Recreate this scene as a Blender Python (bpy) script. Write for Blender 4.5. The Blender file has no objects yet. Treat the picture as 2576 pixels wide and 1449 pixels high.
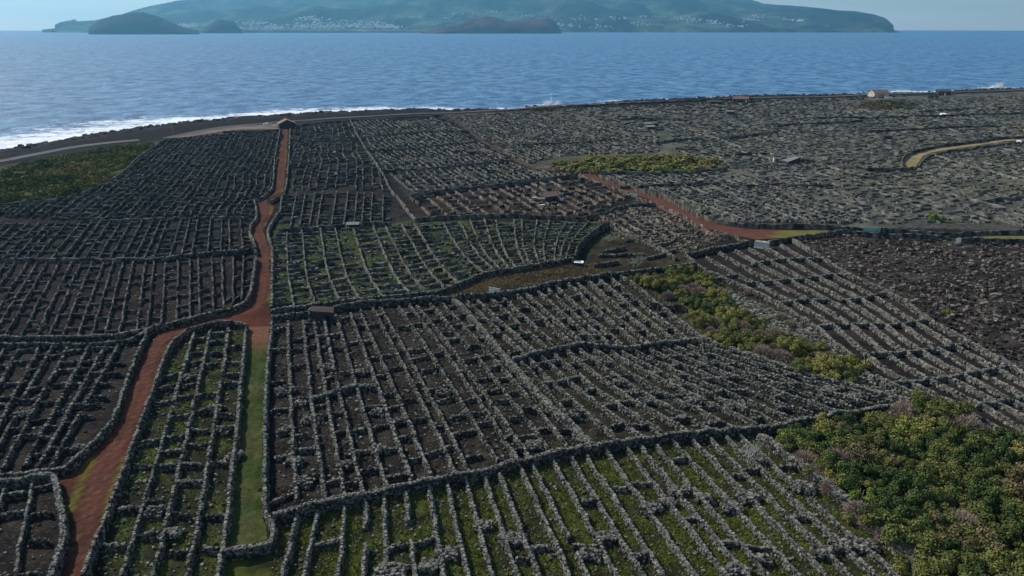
import bpy, math, random
import numpy as np
sc = bpy.context.scene
COL = sc.collection
RAD = math.radians
# ------------------------------------------------------------------ camera
PITCH = RAD(19.72); F = 1839.4; CX, CY = 1288.0, 724.5; CAMZ = 60.0
cam_d = bpy.data.cameras.new('camera'); cam = bpy.data.objects.new('camera', cam_d); COL.objects.link(cam)
cam_d.sensor_width = 36; cam_d.lens = 36 * F / 2576.0
cam.location = (0, 0, CAMZ); cam.rotation_euler = (math.pi/2 - PITCH, 0, RAD(0.0))
cam_d.clip_start = 0.5; cam_d.clip_end = 120000
sc.camera = cam
# ------------------------------------------------------------------ sky and sun
SUN_EL = RAD(37); SUN_AZ = math.atan2(-0.84, 0.54)        # clockwise from +Y
w = bpy.data.worlds.new('World'); sc.world = w; w.use_nodes = True
nt = w.node_tree; nt.nodes.clear()
def N(nt, t, **kw):
    n = nt.nodes.new(t)
    for k, v in kw.items(): setattr(n, k, v)
    return n
sky = N(nt, 'ShaderNodeTexSky', sky_type='NISHITA', sun_disc=False, sun_elevation=SUN_EL, sun_rotation=SUN_AZ,
        altitude=0, air_density=1.0, dust_density=0.1, ozone_density=4.0)
tc = N(nt, 'ShaderNodeTexCoord'); mp = N(nt, 'ShaderNodeMapping'); mp.inputs['Scale'].default_value = (2.2, 2.2, 38)
nz = N(nt, 'ShaderNodeTexNoise'); nz.inputs['Scale'].default_value = 1.3; nz.inputs['Detail'].default_value = 5; nz.inputs['Roughness'].default_value = .5
cr = N(nt, 'ShaderNodeValToRGB'); cr.color_ramp.elements[0].position = .42; cr.color_ramp.elements[1].position = .66
cr.color_ramp.elements[0].color = (0, 0, 0, 1); cr.color_ramp.elements[1].color = (.55, .55, .55, 1)
mx = N(nt, 'ShaderNodeMix', data_type='RGBA'); mx.inputs[7].default_value = (6.2, 7.6, 8.6, 1)
bg = N(nt, 'ShaderNodeBackground'); bg.inputs['Strength'].default_value = 0.10
out = N(nt, 'ShaderNodeOutputWorld')
L = nt.links.new
L(tc.outputs['Generated'], mp.inputs[0]); L(mp.outputs[0], nz.inputs[0]); L(nz.outputs[0], cr.inputs[0])
L(cr.outputs[0], mx.inputs[0]); L(sky.outputs[0], mx.inputs[6]); L(mx.outputs[2], bg.inputs[0]); L(bg.outputs[0], out.inputs[0])
sd = bpy.data.lights.new('sun', 'SUN'); sd.energy = 5.0; sd.angle = RAD(0.7); sd.color = (1, .94, .84)
sun = bpy.data.objects.new('sun', sd); COL.objects.link(sun)
from mathutils import Vector
sv = Vector((math.sin(SUN_AZ)*math.cos(SUN_EL), math.cos(SUN_AZ)*math.cos(SUN_EL), math.sin(SUN_EL)))
sun.rotation_euler = sv.to_track_quat('Z', 'Y').to_euler(); sun.location = sv*500
sc.view_settings.view_transform = 'Standard'; sc.view_settings.look = 'None'
sc.view_settings.gamma = 1; sc.view_settings.use_curve_mapping = False
sc.view_settings.exposure = 0.15
sc.cycles.volume_bounces = 0; sc.cycles.max_bounces = 6; sc.cycles.diffuse_bounces = 2
sc.cycles.volume_step_rate = 4

rng = np.random.default_rng(7); random.seed(7)
# ------------------------------------------------------------------ helpers
def G(u, v, z=0.0):
    """where the line of sight through a traced point of the survey meets height z"""
    u = np.asarray(u, float); v = np.asarray(v, float)
    dx = (u-CX)/F; dy = -(v-CY)/F
    Y = math.cos(PITCH) + math.sin(PITCH)*dy; Z = -math.sin(PITCH) + math.cos(PITCH)*dy
    t = (z-CAMZ)/Z
    return np.stack([dx*t, Y*t], -1)
def GP(pts, z=0.0):
    a = np.array(pts, float); return G(a[:, 0], a[:, 1], z)
def proj(x, y, z):
    cy = y*math.cos(PITCH) - (z-CAMZ)*math.sin(PITCH)
    cz = y*math.sin(PITCH) + (z-CAMZ)*math.cos(PITCH)
    return CX + F*x/cy, CY - F*cz/cy
def vn(x, y, seed=0):
    x = np.asarray(x, float); y = np.asarray(y, float)
    xi = np.floor(x).astype(np.int64); yi = np.floor(y).astype(np.int64); fx = x-xi; fy = y-yi
    fx = fx*fx*(3-2*fx); fy = fy*fy*(3-2*fy)
    def hsh(a, b):
        n = (a*374761393 + b*668265263 + seed*974634777) & 0xffffffff
        n = ((n ^ (n >> 13))*1274126177) & 0xffffffff
        return ((n ^ (n >> 16)) & 0xffff)/65535.0
    a = hsh(xi, yi); b = hsh(xi+1, yi); c = hsh(xi, yi+1); d = hsh(xi+1, yi+1)
    return (a*(1-fx)+b*fx)*(1-fy) + (c*(1-fx)+d*fx)*fy
def fbm(x, y, o=4, seed=0):
    s = 0; a = .5; f = 1.0
    for i in range(o):
        s = s + a*vn(x*f, y*f, seed+i*17); a *= .5; f *= 2.03
    return s/(1-.5**o)
def hz(x, y):
    return 0.9*(fbm(np.asarray(x)/34., np.asarray(y)/34., 2, 5)-.5)
def inpoly(x, y, poly):
    x = np.asarray(x); y = np.asarray(y); c = np.zeros(x.shape, bool); n = len(poly); j = n-1
    for i in range(n):
        xi, yi = poly[i]; xj, yj = poly[j]
        if yi != yj:
            c ^= ((yi > y) != (yj > y)) & (x < (xj-xi)*(y-yi)/(yj-yi)+xi)
        j = i
    return c
def resample(p, step):
    p = np.asarray(p, float); d = np.r_[0, np.cumsum(np.hypot(*np.diff(p, axis=0).T))]
    n = max(2, int(round(d[-1]/step))+1); s = np.linspace(0, d[-1], n)
    return np.stack([np.interp(s, d, p[:, 0]), np.interp(s, d, p[:, 1])], -1)
def smooth(p, it=2):
    p = np.asarray(p, float)
    for _ in range(it):
        q = [p[0]]
        for a, b in zip(p[:-1], p[1:]):
            q += [a*.75+b*.25, a*.25+b*.75]
        q.append(p[-1]); p = np.array(q)
    return p
def at_frac(p, f):
    d = np.r_[0, np.cumsum(np.hypot(*np.diff(p, axis=0).T))]; s = np.asarray(f)*d[-1]
    return np.stack([np.interp(s, d, p[:, 0]), np.interp(s, d, p[:, 1])], -1)
def mesh_from(name, V, Fq, col=None, mat=None, smooth_=False, attrs=None):
    """V (n,3); Fq (m,k) all faces of one size or a list of arrays"""
    me = bpy.data.meshes.new(name)
    Fl = [Fq] if isinstance(Fq, np.ndarray) else list(Fq)
    V = np.asarray(V, np.float32)
    nl = sum(f.size for f in Fl); nf = sum(len(f) for f in Fl)
    me.vertices.add(len(V)); me.vertices.foreach_set('co', V.ravel())
    me.loops.add(nl); me.polygons.add(nf)
    me.loops.foreach_set('vertex_index', np.concatenate([f.ravel() for f in Fl]).astype(np.int32))
    ls = []; st = 0
    for f in Fl:
        ls.append(st+np.arange(len(f))*f.shape[1]); st += f.size
    me.polygons.foreach_set('loop_start', np.concatenate(ls).astype(np.int32))
    me.polygons.foreach_set('use_smooth', np.full(nf, smooth_))
    if col is not None:
        a = me.color_attributes.new('Col', 'FLOAT_COLOR', 'POINT')
        c = np.ones((len(V), 4), np.float32); c[:, :3] = col; a.data.foreach_set('color', c.ravel())
    if attrs:
        for k, v in attrs.items():
            a = me.attributes.new(k, 'FLOAT', 'POINT'); a.data.foreach_set('value', np.asarray(v, np.float32))
    me.update(calc_edges=True); 
    if mat: me.materials.append(mat)
    return me
def obj(name, me, parent=None, loc=None, label=None, cat=None, group=None, kind=None):
    o = bpy.data.objects.new(name, me); COL.objects.link(o)
    if loc is not None: o.location = loc
    if parent: o.parent = parent
    if label: o['label'] = label
    if cat: o['category'] = cat
    if group: o['group'] = group
    if kind: o['kind'] = kind
    return o
def grid_faces(nr, nc):
    i = np.arange(nr-1)[:, None]*nc + np.arange(nc-1)[None, :]
    return np.stack([i, i+1, i+nc+1, i+nc], -1).reshape(-1, 4)
ONES = ['', 'first', 'second', 'third', 'fourth', 'fifth', 'sixth', 'seventh', 'eighth', 'ninth', 'tenth', 'eleventh', 'twelfth', 'thirteenth', 'fourteenth', 'fifteenth', 'sixteenth', 'seventeenth', 'eighteenth', 'nineteenth']
TENS = ['', '', 'twent', 'thirt', 'fort', 'fift', 'sixt', 'sevent', 'eight', 'ninet']
def ordw(n):
    if n < 20: return ONES[n]
    if n >= 100: return 'hundred-and-' + ordw(n-100) if n > 100 else 'hundredth'
    t, o = divmod(n, 10)
    return TENS[t] + ('ieth' if o == 0 else 'y-' + ONES[o])
# ------------------------------------------------------------------ materials
def mat_new(name, rough=.9, spec=.25):
    m = bpy.data.materials.new(name); m.use_nodes = True
    b = m.node_tree.nodes['Principled BSDF']; b.inputs['Roughness'].default_value = rough
    b.inputs['Specular IOR Level'].default_value = spec
    return m, m.node_tree, b
def mat_attr(name, nscale=1.0, namp=.5, rough=.92, bump=.3, bscale=None, obj_rand=False, detail=6, dist=.1):
    """colour from the thing's own vertex colour, broken up by two scales of noise"""
    m, nt, b = mat_new(name, 1.0, .03); l = nt.links.new
    at = N(nt, 'ShaderNodeAttribute', attribute_name='Col')
    geo = N(nt, 'ShaderNodeNewGeometry')
    n1 = N(nt, 'ShaderNodeTexNoise'); n1.inputs['Scale'].default_value = nscale; n1.inputs['Detail'].default_value = detail; n1.inputs['Roughness'].default_value = .65
    mr = N(nt, 'ShaderNodeMapRange'); mr.inputs[1].default_value = .3; mr.inputs[2].default_value = .7
    mr.inputs[3].default_value = 1-namp; mr.inputs[4].default_value = 1+namp
    mu = N(nt, 'ShaderNodeVectorMath', operation='SCALE')
    l(geo.outputs['Position'], n1.inputs[0]); l(n1.outputs[0], mr.inputs[0]); l(at.outputs['Color'], mu.inputs[0]); l(mr.outputs[0], mu.inputs['Scale'])
    l(mu.outputs[0], b.inputs['Base Color'])
    if bump:
        n2 = N(nt, 'ShaderNodeTexNoise'); n2.inputs['Scale'].default_value = bscale or nscale*2; n2.inputs['Detail'].default_value = 5
        bp = N(nt, 'ShaderNodeBump'); bp.inputs['Strength'].default_value = bump; bp.inputs['Distance'].default_value = dist
        l(geo.outputs['Position'], n2.inputs[0]); l(n2.outputs[0], bp.inputs['Height']); l(bp.outputs[0], b.inputs['Normal'])
    return m
def mat_plain(name, c, rough=.8, var=.15, scale=3.0, spec=.3):
    m, nt, b = mat_new(name, rough, spec); l = nt.links.new
    tc = N(nt, 'ShaderNodeTexCoord'); n1 = N(nt, 'ShaderNodeTexNoise'); n1.inputs['Scale'].default_value = scale; n1.inputs['Detail'].default_value = 6
    mx = N(nt, 'ShaderNodeMix', data_type='RGBA')
    mx.inputs[6].default_value = tuple(x*(1-var*1.6) for x in c)+(1,); mx.inputs[7].default_value = tuple(min(1, x*(1+var)) for x in c)+(1,)
    l(tc.outputs['Object'], n1.inputs[0]); l(n1.outputs[0], mx.inputs[0]); l(mx.outputs[2], b.inputs['Base Color'])
    return m
M_ground = mat_attr('ground_soil', .55, .5, .95, .6, 2.2, dist=.25)
M_stone = mat_attr('lava_stone', 4.0, .45, .93, .4, 9.0, dist=.04)
M_farstone = mat_attr('lichen_rubble', 1.6, .6, .93, .8, 1.3, dist=.25)
M_dirt = mat_attr('dirt_road', 1.6, .35, .95, .1, 5.0, dist=.03)
M_mount = mat_attr('mountain_land', .0045, .75, .97, 0)
M_leaf_attr = mat_attr('foliage_mix', 2.5, .35, .8, 0)
# ------------------------------------------------------------------ shore line (traced where lava meets the water)
SHORE_D = [(-900, 520), (-500, 455), (-250, 415), (-100, 392), (0, 376), (100, 361), (200, 345), (330, 325), (440, 312), (540, 302), (650, 293), (740, 287), (830, 281),
           (960, 276), (1070, 275), (1180, 277), (1300, 275), (1345, 266), (1400, 268), (1480, 262), (1560, 258), (1640, 252), (1750, 246),
           (1900, 240), (2060, 239), (2200, 234), (2330, 232), (2450, 225), (2576, 222), (2800, 214), (3100, 206), (3500, 198)]
SH = GP(SHORE_D, -3.0)
SHq = SH[:, 0]/SH[:, 1]
def shore_y(q):
    q = np.asarray(q)
    base = np.interp(q, SHq, SH[:, 1])
    return base + 7*(fbm(q*base/16., q*0+3, 3, 71)-.5) + 10*(vn(q*base/60., q*0+9, 73)-.5)
# ------------------------------------------------------------------ colour regions of the land (traced, then laid on the ground)
def P(*a): return list(zip(a[0::2], a[1::2]))
REG = []   # (polygon, colour, mottle colour, mottle amount, noise scale)
def region(poly, c, c2, amt=.5, sc_=4.0): REG.append((GP(poly), np.array(c), np.array(c2), amt, sc_))
soil = (.040, .036, .034)
region(P(-700,1600, -700,400, 410,352, 720,325, 720,480, 700,640, 690,770, 330,850, 140,1200, 100,1600), (.030,.030,.033), (.062,.055,.05), .45, 3)
region(P(0,850, -300,860, -300,640, 640,640, 640,740, 380,820), (.036,.031,.032), (.07,.055,.05), .45, 3)
region(P(-600,1600, -500,880, 360,860, 330,950, 200,1140, 150,1210, 130,1600), (.037,.034,.034), (.075,.062,.05), .45, 3)
region(P(225,1500, 440,850, 612,815, 560,1500), (.048,.052,.030), (.12,.145,.04), .6, 3)
region(P(690,1305, 690,800, 1138,752, 1275,903, 1497,1135, 1040,1222), (.036,.031,.029), (.068,.058,.048), .5, 3)
region(P(1138,752, 1572,690, 1761,850, 2290,1018, 1497,1135), (.046,.042,.032), (.07,.062,.042), .5, 3)
region(P(690,1400, 690,1310, 1040,1225, 1497,1135, 1935,1085, 2332,1449, 2600,1700, 200,1900, 400,1400), (.060,.070,.030), (.125,.150,.030), .6, 2.6)
region(P(690,770, 690,560, 900,570, 1045,550, 1520,560, 1450,650, 1100,740), (.060,.075,.036), (.135,.165,.055), .6, 4)
region(P(690,560, 715,480, 722,325, 740,305, 880,300, 965,440, 1045,550, 900,570), (.040,.036,.036), (.07,.062,.055), .45, 4)
region(P(880,300, 1110,288, 1330,425, 1460,440, 1020,490), (.055,.055,.052), (.10,.10,.09), .5, 4)
region(P(1020,490, 1460,442, 1600,490, 1480,545, 1045,550), (.050,.038,.033), (.085,.062,.05), .5, 4)
region(P(1520,560, 1600,500, 1860,590, 1725,640, 1755,668, 1600,690, 1500,690, 1470,620), (.056,.047,.036), (.095,.085,.045), .5, 4)
region(P(1100,740, 1200,700, 1450,655, 1560,690, 1140,750), (.075,.052,.042), (.125,.095,.05), .5, 4)
region(P(1120,288, 2576,230, 3300,200, 3300,620, 2576,583, 2100,572, 1850,566, 1500,440, 1330,420), (.13,.13,.11), (.22,.22,.18), .5, 7)
region(P(2050,470, 2150,400, 2700,380, 3300,420, 3300,540, 2576,500), (.14,.14,.095), (.23,.23,.155), .5, 6)
region(P(1725,640, 1990,600, 2331,801, 2600,960, 2900,1400, 2600,1250, 2170,945, 1850,715), (.043,.036,.037), (.075,.055,.047), .45, 4)
region(P(1990,597, 2100,585, 2576,605, 3300,640, 3300,1300, 2600,960, 2331,801), (.050,.042,.038), (.11,.10,.088), .5, 3)
region(P(1600,700, 1740,670, 2060,830, 2170,950, 2013,940, 1761,846), (.065,.065,.035), (.12,.12,.06), .5, 4)
region(P(1935,1090, 2300,1010, 2580,1090, 3000,1200, 3000,1800, 2332,1449), (.04,.045,.018), (.06,.07,.02), .5, 3)
region(P(-600,620, -600,430, 0,420, 410,352, 300,440, 150,500, 0,516), (.09,.10,.04), (.15,.14,.06), .5, 6)
region(P(1380,410, 1480,390, 1800,385, 1810,412, 1760,425, 1430,432), (.16,.155,.05), (.24,.22,.07), .5, 5)
region(P(2130,258, 2240,250, 2310,262, 2230,272), (.08,.08,.045), (.12,.11,.05), .5, 6)
region(P(430,352, 480,338, 600,318, 700,312, 712,325, 640,330, 520,345), (.12,.095,.08), (.17,.14,.11), .4, 6)
ROADS_D = {}
def strip(pts, wd):
    p = smooth(GP(pts), 2); d = np.gradient(p, axis=0); d /= np.hypot(d[:, 0], d[:, 1])[:, None]; n = np.stack([-d[:, 1], d[:, 0]], -1)
    return np.r_[p+n*wd/2, (p-n*wd/2)[::-1]]
# ---- land sheet: rows follow the distance, columns the bearing; finer close by
NC, NR = 390, 340
q = np.linspace(-1.22, 1.22, NC)
ys = shore_y(q); Y0 = 52.0
t = np.linspace(0, 1, NR)
Yg = Y0*(ys[None, :]/Y0)**t[:, None]
Xg = q[None, :]*Yg
# scatter grid verts a little so no grid shows
Yg[1:-1] += (rng.random((NR-2, NC))-.5)*Yg[1:-1]*.002
shore_d = ys[None, :]-Yg
lava = np.clip(1-shore_d/np.maximum(14, .088*ys[None, :]), 0, 1)
pert = 1.0*(fbm(Xg/3., Yg/3., 2, 31)-.5), 1.0*(fbm(Xg/3., Yg/3., 2, 32)-.5)
Cg = np.empty((NR, NC, 3)); Cg[:] = soil
Xp, Yp = Xg+pert[0]*2, Yg+pert[1]*2
for poly, c, c2, amt, s_ in REG:
    k = inpoly(Xp, Yp, poly)
    m = fbm(Xg[k]/s_, Yg[k]/s_, 4, 41); m = np.clip((m-.42)/.2, 0, 1)*amt*2; m = np.clip(m, 0, 1)
    Cg[k] = c*(1-m[:, None])+c2*m[:, None]
fleck = fbm(Xg/1.1, Yg/1.1, 3, 77)[..., None]
Cg *= (.72+.56*fleck)*.43
lv = np.clip(lava*4-.2, 0, 1)[..., None]
Cg = Cg*(1-lv) + lv*(np.array((.022, .022, .024))*(.0+2.0*fbm(Xg/4, Yg/4, 3, 51)[..., None]))
# flat ground under roads
ROADLINES = {
 'main': [P(190,1500, 205,1400, 215,1330, 235,1250, 265,1180, 300,1110, 335,1030, 360,960, 378,900, 402,855, 445,828, 510,806, 580,795, 635,778, 655,750, 659,700, 666,650, 660,605, 646,575, 655,545, 668,525, 655,506, 680,492, 702,470, 707,430, 709,380, 717,325), 4.2],
 'east': [P(1120,289, 1150,308, 1180,333, 1212,355, 1252,380, 1300,408, 1340,425, 1400,431, 1470,438, 1545,465, 1592,487, 1660,508, 1735,543, 1775,565, 1835,580, 1900,590, 2000,582, 2100,577), 5.0],
}
rough = .30*(fbm(Xg/1.7, Yg/1.7, 3, 61)-.5)
lavfield = inpoly(Xg, Yg, REG[16][0])
rough = np.where(lavfield, rough + 1.3*(fbm(Xg/5, Yg/5, 4, 62)-.5), rough)
flat = np.ones_like(Xg)
for nm, (pts, wd) in ROADLINES.items():
    pr = resample(smooth(GP(pts), 1), 4.0)
    D2 = np.full(Xg.shape, 1e9)
    for a in pr:
        D2 = np.minimum(D2, (Xg-a[0])**2+(Yg-a[1])**2)
    flat = np.minimum(flat, np.clip((np.sqrt(D2)-wd*.75)/2.5, 0, 1))
Zg = hz(Xg, Yg) + rough*flat*(1-.0*lava) + np.clip(lava*2, 0, 1)*(4.2*(fbm(Xg/6, Yg/6, 4, 63)-.45)+1.0*(vn(Xg/28., Yg/28., 64)-.3)) - np.clip(1-flat, 0, 1)*.10 - 3.2*np.clip(1-shore_d/(.085*ys[None, :]), 0, 1)**1.2
# sea cliff rows
V = [np.stack([Xg, Yg, Zg], -1).reshape(-1, 3)]; C = [Cg.reshape(-1, 3)]
extra = 7
for k in range(1, extra+1):
    f = k/extra
    yy = ys + f*11 + (rng.random(NC)-.5)*1.6; xx = q*yy
    zz = Zg[-1]*(1-f) - 7.5*f**.8 + 1.6*(fbm(xx/3., yy/3., 3, 65)-.5)*(1-f*.4)
    V.append(np.stack([xx, yy, zz], -1)); C.append(np.tile((.022, .023, .026), (NC, 1))*(.7+.6*rng.random((NC, 1))))
# apron behind and below the viewpoint
Va = []; Ca = []
for yy in (-60.0, 0.0, 25.0, 42.0):
    xx = q*(Y0 + (Y0-yy)*1.0)
    Va.append(np.stack([xx, np.full(NC, yy), hz(xx, np.full(NC, yy))], -1)); Ca.append(np.tile(soil, (NC, 1)))
V = np.concatenate(Va+V); C = np.concatenate(Ca+C)
land = obj('ground', mesh_from('ground', V, grid_faces(NR+extra+4, NC), C, M_ground, True), label='dark volcanic ground of the walled coastal vineyards', kind='structure')

# ------------------------------------------------------------------ sea
RE = 6371000.0; SEAZ = -4.0
SQ = np.linspace(-1.35, 1.35, 620)
sy = shore_y(SQ)
wid = np.interp(SQ, [-1.3, -.70, -.45, -.2, 0, .1, .3, .5, .7, 1.3], [95, 90, 72, 46, 26, 22, 20, 28, 26, 22])
e = np.r_[np.arange(-14, 90, 2.0), 90*1.16**np.arange(0, 46)]
e = e[e < 18600]
SY = sy[None, :]*(1+0*e[:, None]) + e[:, None]
SX = SQ[None, :]*SY
Dd = np.hypot(SX, SY)
wv = .9*(fbm(SX/22., SY/9., 3, 81)-.5)*np.clip(1.2-e[:, None]/1500., 0, 1)
SZ = SEAZ - Dd**2/(2*RE) + wv
foam = 1-np.maximum(e[:, None]-3, 0)/wid[None, :]*1.0
foam = foam + .55*(fbm(SX/30., SY/7., 4, 83)-.55) + .5*(fbm(SX/60., SY/30., 2, 84)-.5)
foam = np.where(e[:, None] < 90, foam, -1)
Mw, nt, b = mat_new('sea_water', .22, .2); l = nt.links.new
geo = N(nt, 'ShaderNodeNewGeometry'); atf = N(nt, 'ShaderNodeAttribute', attribute_name='foam')
def gz(x, y):
    x = np.asarray(x, float); y = np.asarray(y, float); s = shore_y(x/np.maximum(y, 1))
    return hz(x, y) - 3.2*np.clip(1-(s-y)/(.085*s), 0, 1)**1.2
def noise(nt, vec, sx, sy_, scale, detail=5, rough=.6):
    mp = N(nt, 'ShaderNodeMapping'); mp.inputs['Scale'].default_value = (sx, sy_, 1); nt.links.new(vec, mp.inputs[0])
    n = N(nt, 'ShaderNodeTexNoise'); n.inputs['Scale'].default_value = scale; n.inputs['Detail'].default_value = detail; n.inputs['Roughness'].default_value = rough
    nt.links.new(mp.outputs[0], n.inputs[0]); return n
nf = noise(nt, geo.outputs['Position'], 1, 1.6, .16, 8, .7)
ad = N(nt, 'ShaderNodeMath', operation='MULTIPLY_ADD'); l(nf.outputs[0], ad.inputs[0]); ad.inputs[1].default_value = 2.2; l(atf.outputs['Fac'], ad.inputs[2])
mr = N(nt, 'ShaderNodeMapRange'); mr.inputs[1].default_value = 1.38; mr.inputs[2].default_value = 1.72; l(ad.outputs[0], mr.inputs[0])
nd = noise(nt, geo.outputs['Position'], 1, .75, .06, 8, .82)
cr = N(nt, 'ShaderNodeValToRGB'); cr.color_ramp.elements[0].position = .41; cr.color_ramp.elements[0].color = (.026, .095, .200, 1)
cr.color_ramp.elements[1].position = .60; cr.color_ramp.elements[1].color = (.125, .27, .43, 1); l(nd.outputs[0], cr.inputs[0])
mx = N(nt, 'ShaderNodeMix', data_type='RGBA'); l(mr.outputs[0], mx.inputs[0]); l(cr.outputs[0], mx.inputs[6]); mx.inputs[7].default_value = (.80, .83, .86, 1)
l(mx.outputs[2], b.inputs['Base Color'])
rr = N(nt, 'ShaderNodeMapRange'); rr.inputs[3].default_value = .68; rr.inputs[4].default_value = .9; l(mr.outputs[0], rr.inputs[0]); l(rr.outputs[0], b.inputs['Roughness'])
nb1 = noise(nt, geo.outputs['Position'], 1, 2.6, .05, 6, .6); nb2 = noise(nt, geo.outputs['Position'], 1, 1.8, .35, 4, .6)
bp1 = N(nt, 'ShaderNodeBump'); bp1.inputs['Strength'].default_value = 1; bp1.inputs['Distance'].default_value = 5.0; l(nb1.outputs[0], bp1.inputs['Height'])
bp2 = N(nt, 'ShaderNodeBump'); bp2.inputs['Strength'].default_value = .8; bp2.inputs['Distance'].default_value = .7; l(nb2.outputs[0], bp2.inputs['Height']); l(bp1.outputs[0], bp2.inputs['Normal'])
l(bp2.outputs[0], b.inputs['Normal'])
sea = obj('sea', mesh_from('sea', np.stack([SX, SY, SZ], -1).reshape(-1, 3), grid_faces(len(e), len(SQ)), None, Mw, True, {'foam': foam.ravel()}),
          label='wind ruffled blue channel with white surf along the lava shore', kind='structure')
# spray bursts where swell hits the rocks
M_spray = mat_plain('sea_spray', (.85, .88, .9), .9, .05, .5)
def spray(u, v, wd, ht, label, n=1500):
    g = G(u, v, -3.0); k_ = rng.integers(0, 9, n); cx = rng.normal(0, wd*.36, 9); ch = ht*np.exp(-(cx/(wd*.55))**2)*rng.uniform(.35, 1.0, 9); cw = wd*rng.uniform(.05, .16, 9); ln_ = rng.normal(.12, .25, 9)
    f = rng.random(n)**1.3; z = f*ch[k_]; x = cx[k_]+rng.normal(0, 1, n)*cw[k_]*(.5+.9*f)+ln_[k_]*z
    low = rng.random(n) < .3; x = np.where(low, rng.normal(0, wd*.7, n), x); z = np.where(low, rng.random(n)*ht*.10, z)
    yv = rng.normal(0, 1.8, n); s = (.34-.2*f)*(wd/14)**.5
    V, Fc = [], []
    c = np.stack([x, yv, z], -1)
    oc = np.array([(1,0,0),(0,1,0),(-1,0,0),(0,-1,0),(0,0,1),(0,0,-1)], float)
    fc = np.array([(0,1,4),(1,2,4),(2,3,4),(3,0,4),(1,0,5),(2,1,5),(3,2,5),(0,3,5)])
    V = (c[:, None, :]+oc[None]*s[:, None, None]*(.6+.8*rng.random((n, 6, 1)))).reshape(-1, 3)
    Fc = (fc[None]+np.arange(n)[:, None, None]*6).reshape(-1, 3)
    obj('wave_spray', mesh_from('wave_spray', V, Fc, None, M_spray, True), loc=(g[0], g[1], -3), label=label, cat='wave spray', kind='stuff')
spray(1385, 266, 11, 11, 'tall white burst of spray behind the middle of the lava shore')
spray(2509, 222, 13, 8, 'white burst of spray at the far right end of the shore')
spray(515, 306, 12, 3.5, 'low white spray breaking on the rocks left of the coast road', 800)
spray(1555, 255, 16, 3, 'thin streak of spray right of the tall burst', 300)
spray(2270, 232, 30, 3.5, 'low white surf behind the cream gabled house', 500)
# ------------------------------------------------------------------ far island
def zat(u, v, Y):
    dy = -(v-CY)/F; dY = math.cos(PITCH)+math.sin(PITCH)*dy; dZ = -math.sin(PITCH)+math.cos(PITCH)*dy
    return CAMZ + Y/dY*dZ
def qat(u, v=70):
    return (u-CX)/F/(math.cos(PITCH)+math.sin(PITCH)*(CY-v)/F)
YC = 8800.0
RIDGE = P(140,75, 155,67, 200,64, 240,61, 300,51, 380,27, 450,14, 560,3, 650,-6, 800,-22, 1000,-42, 1250,-55, 1500,-48, 1700,-28, 1860,0, 1890,9, 1920,17, 1990,22, 2060,34, 2110,40, 2150,41, 2195,47, 2225,56, 2246,76)
rq = np.array([qat(a, b) for a, b in RIDGE]); rv = np.array([b for a, b in RIDGE], float); ru = np.array([a for a, b in RIDGE], float)
YRk = np.interp(ru, [140, 400, 700, 1250, 1860, 2100, 2246], [9600, 11500, 13500, 15500, 13000, 10200, 9000])
rz = np.array([zat(a, b, y) for a, b, y in zip(ru, rv, YRk)]) + 70
COASTDROP = -6 - 8800**2/(2*RE)
def island_h(qq, yy):
    top = np.interp(qq, rq, rz); yr = np.interp(qq, rq, YRk)
    yc = YC - 150 + 250*fbm(qq*9, qq*0, 3, 91)
    s = np.clip((yy-yc)/(yr-yc), 0, 1.0)
    base = top*(.08*np.clip(s*30, 0, 1) + .92*s**1.25)
    x = qq*yy
    n = (fbm(x/700., yy/1300., 6, 92)-.5)*260*np.clip(s*3, 0, 1)*(1-.75*s**3)*np.clip(top/300, 0, 1)
    back = np.clip((yy-yr)/2500., 0, 1)
    hill = 0
    for hu, hh, hy, hw, hd in ((805, 150, 9900, 330, 500), (600, 40, 9300, 250, 260), (1000, 110, 10400, 420, 500), (1180, 190, 11500, 700, 700), (1430, 120, 10600, 400, 500), (1540, 110, 9300, 300, 300), (1760, 130, 9500, 450, 330), (700, 60, 10600, 500, 400), (1650, 170, 11500, 600, 600)):
        hx = qat(hu)*hy
        hill = hill + hh*np.exp(-((x-hx)/hw)**2-((yy-hy)/hd)**2)
    return np.where(top > 70+0, 1, np.clip((top)/70, 0, 1))*(base + n + hill*np.clip(s*20, 0, 1))*(1-back*.5) + COASTDROP*0 - 12 - np.clip(1-s*60, 0, 1)*12
iq = np.linspace(rq[0]-.004, rq[-1]+.004, 520); iy = np.r_[np.linspace(8500, 9600, 30), np.linspace(9640, 17000, 70)]
IQ, IY = np.meshgrid(iq, iy)
IZ = island_h(IQ, IY)
out_ = (IQ < rq[0]) | (IQ > rq[-1]); IZ[out_] = -30
IX = IQ*IY
fm = fbm(IX/260., IY/520., 5, 95); fm2 = fbm(IX/90., IY/400., 3, 96)
g1 = np.array((.010, .024, .018)); g2 = np.array((.062, .095, .062)); g3 = np.array((.05, .05, .04))
mk = np.clip((fm-.42)/.18, 0, 1)[..., None]; mk2 = np.clip((fm2-.5)/.2, 0, 1)[..., None]
IC = g1*(1-mk)+g2*mk; IC = IC*(1-.35*mk2)+g3*.35*mk2
hi = np.clip((IZ-260)/300, 0, 1)[..., None]; IC = IC*(1-hi*.6)+np.array((.012, .035, .025))*hi*.6
obj('mountain', mesh_from('mountain', np.stack([IX, IY, IZ], -1).reshape(-1, 3), grid_faces(len(iy), len(iq)), IC.reshape(-1, 3), M_mount, True),
    label='green volcanic island rising across the channel', kind='structure')
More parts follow.
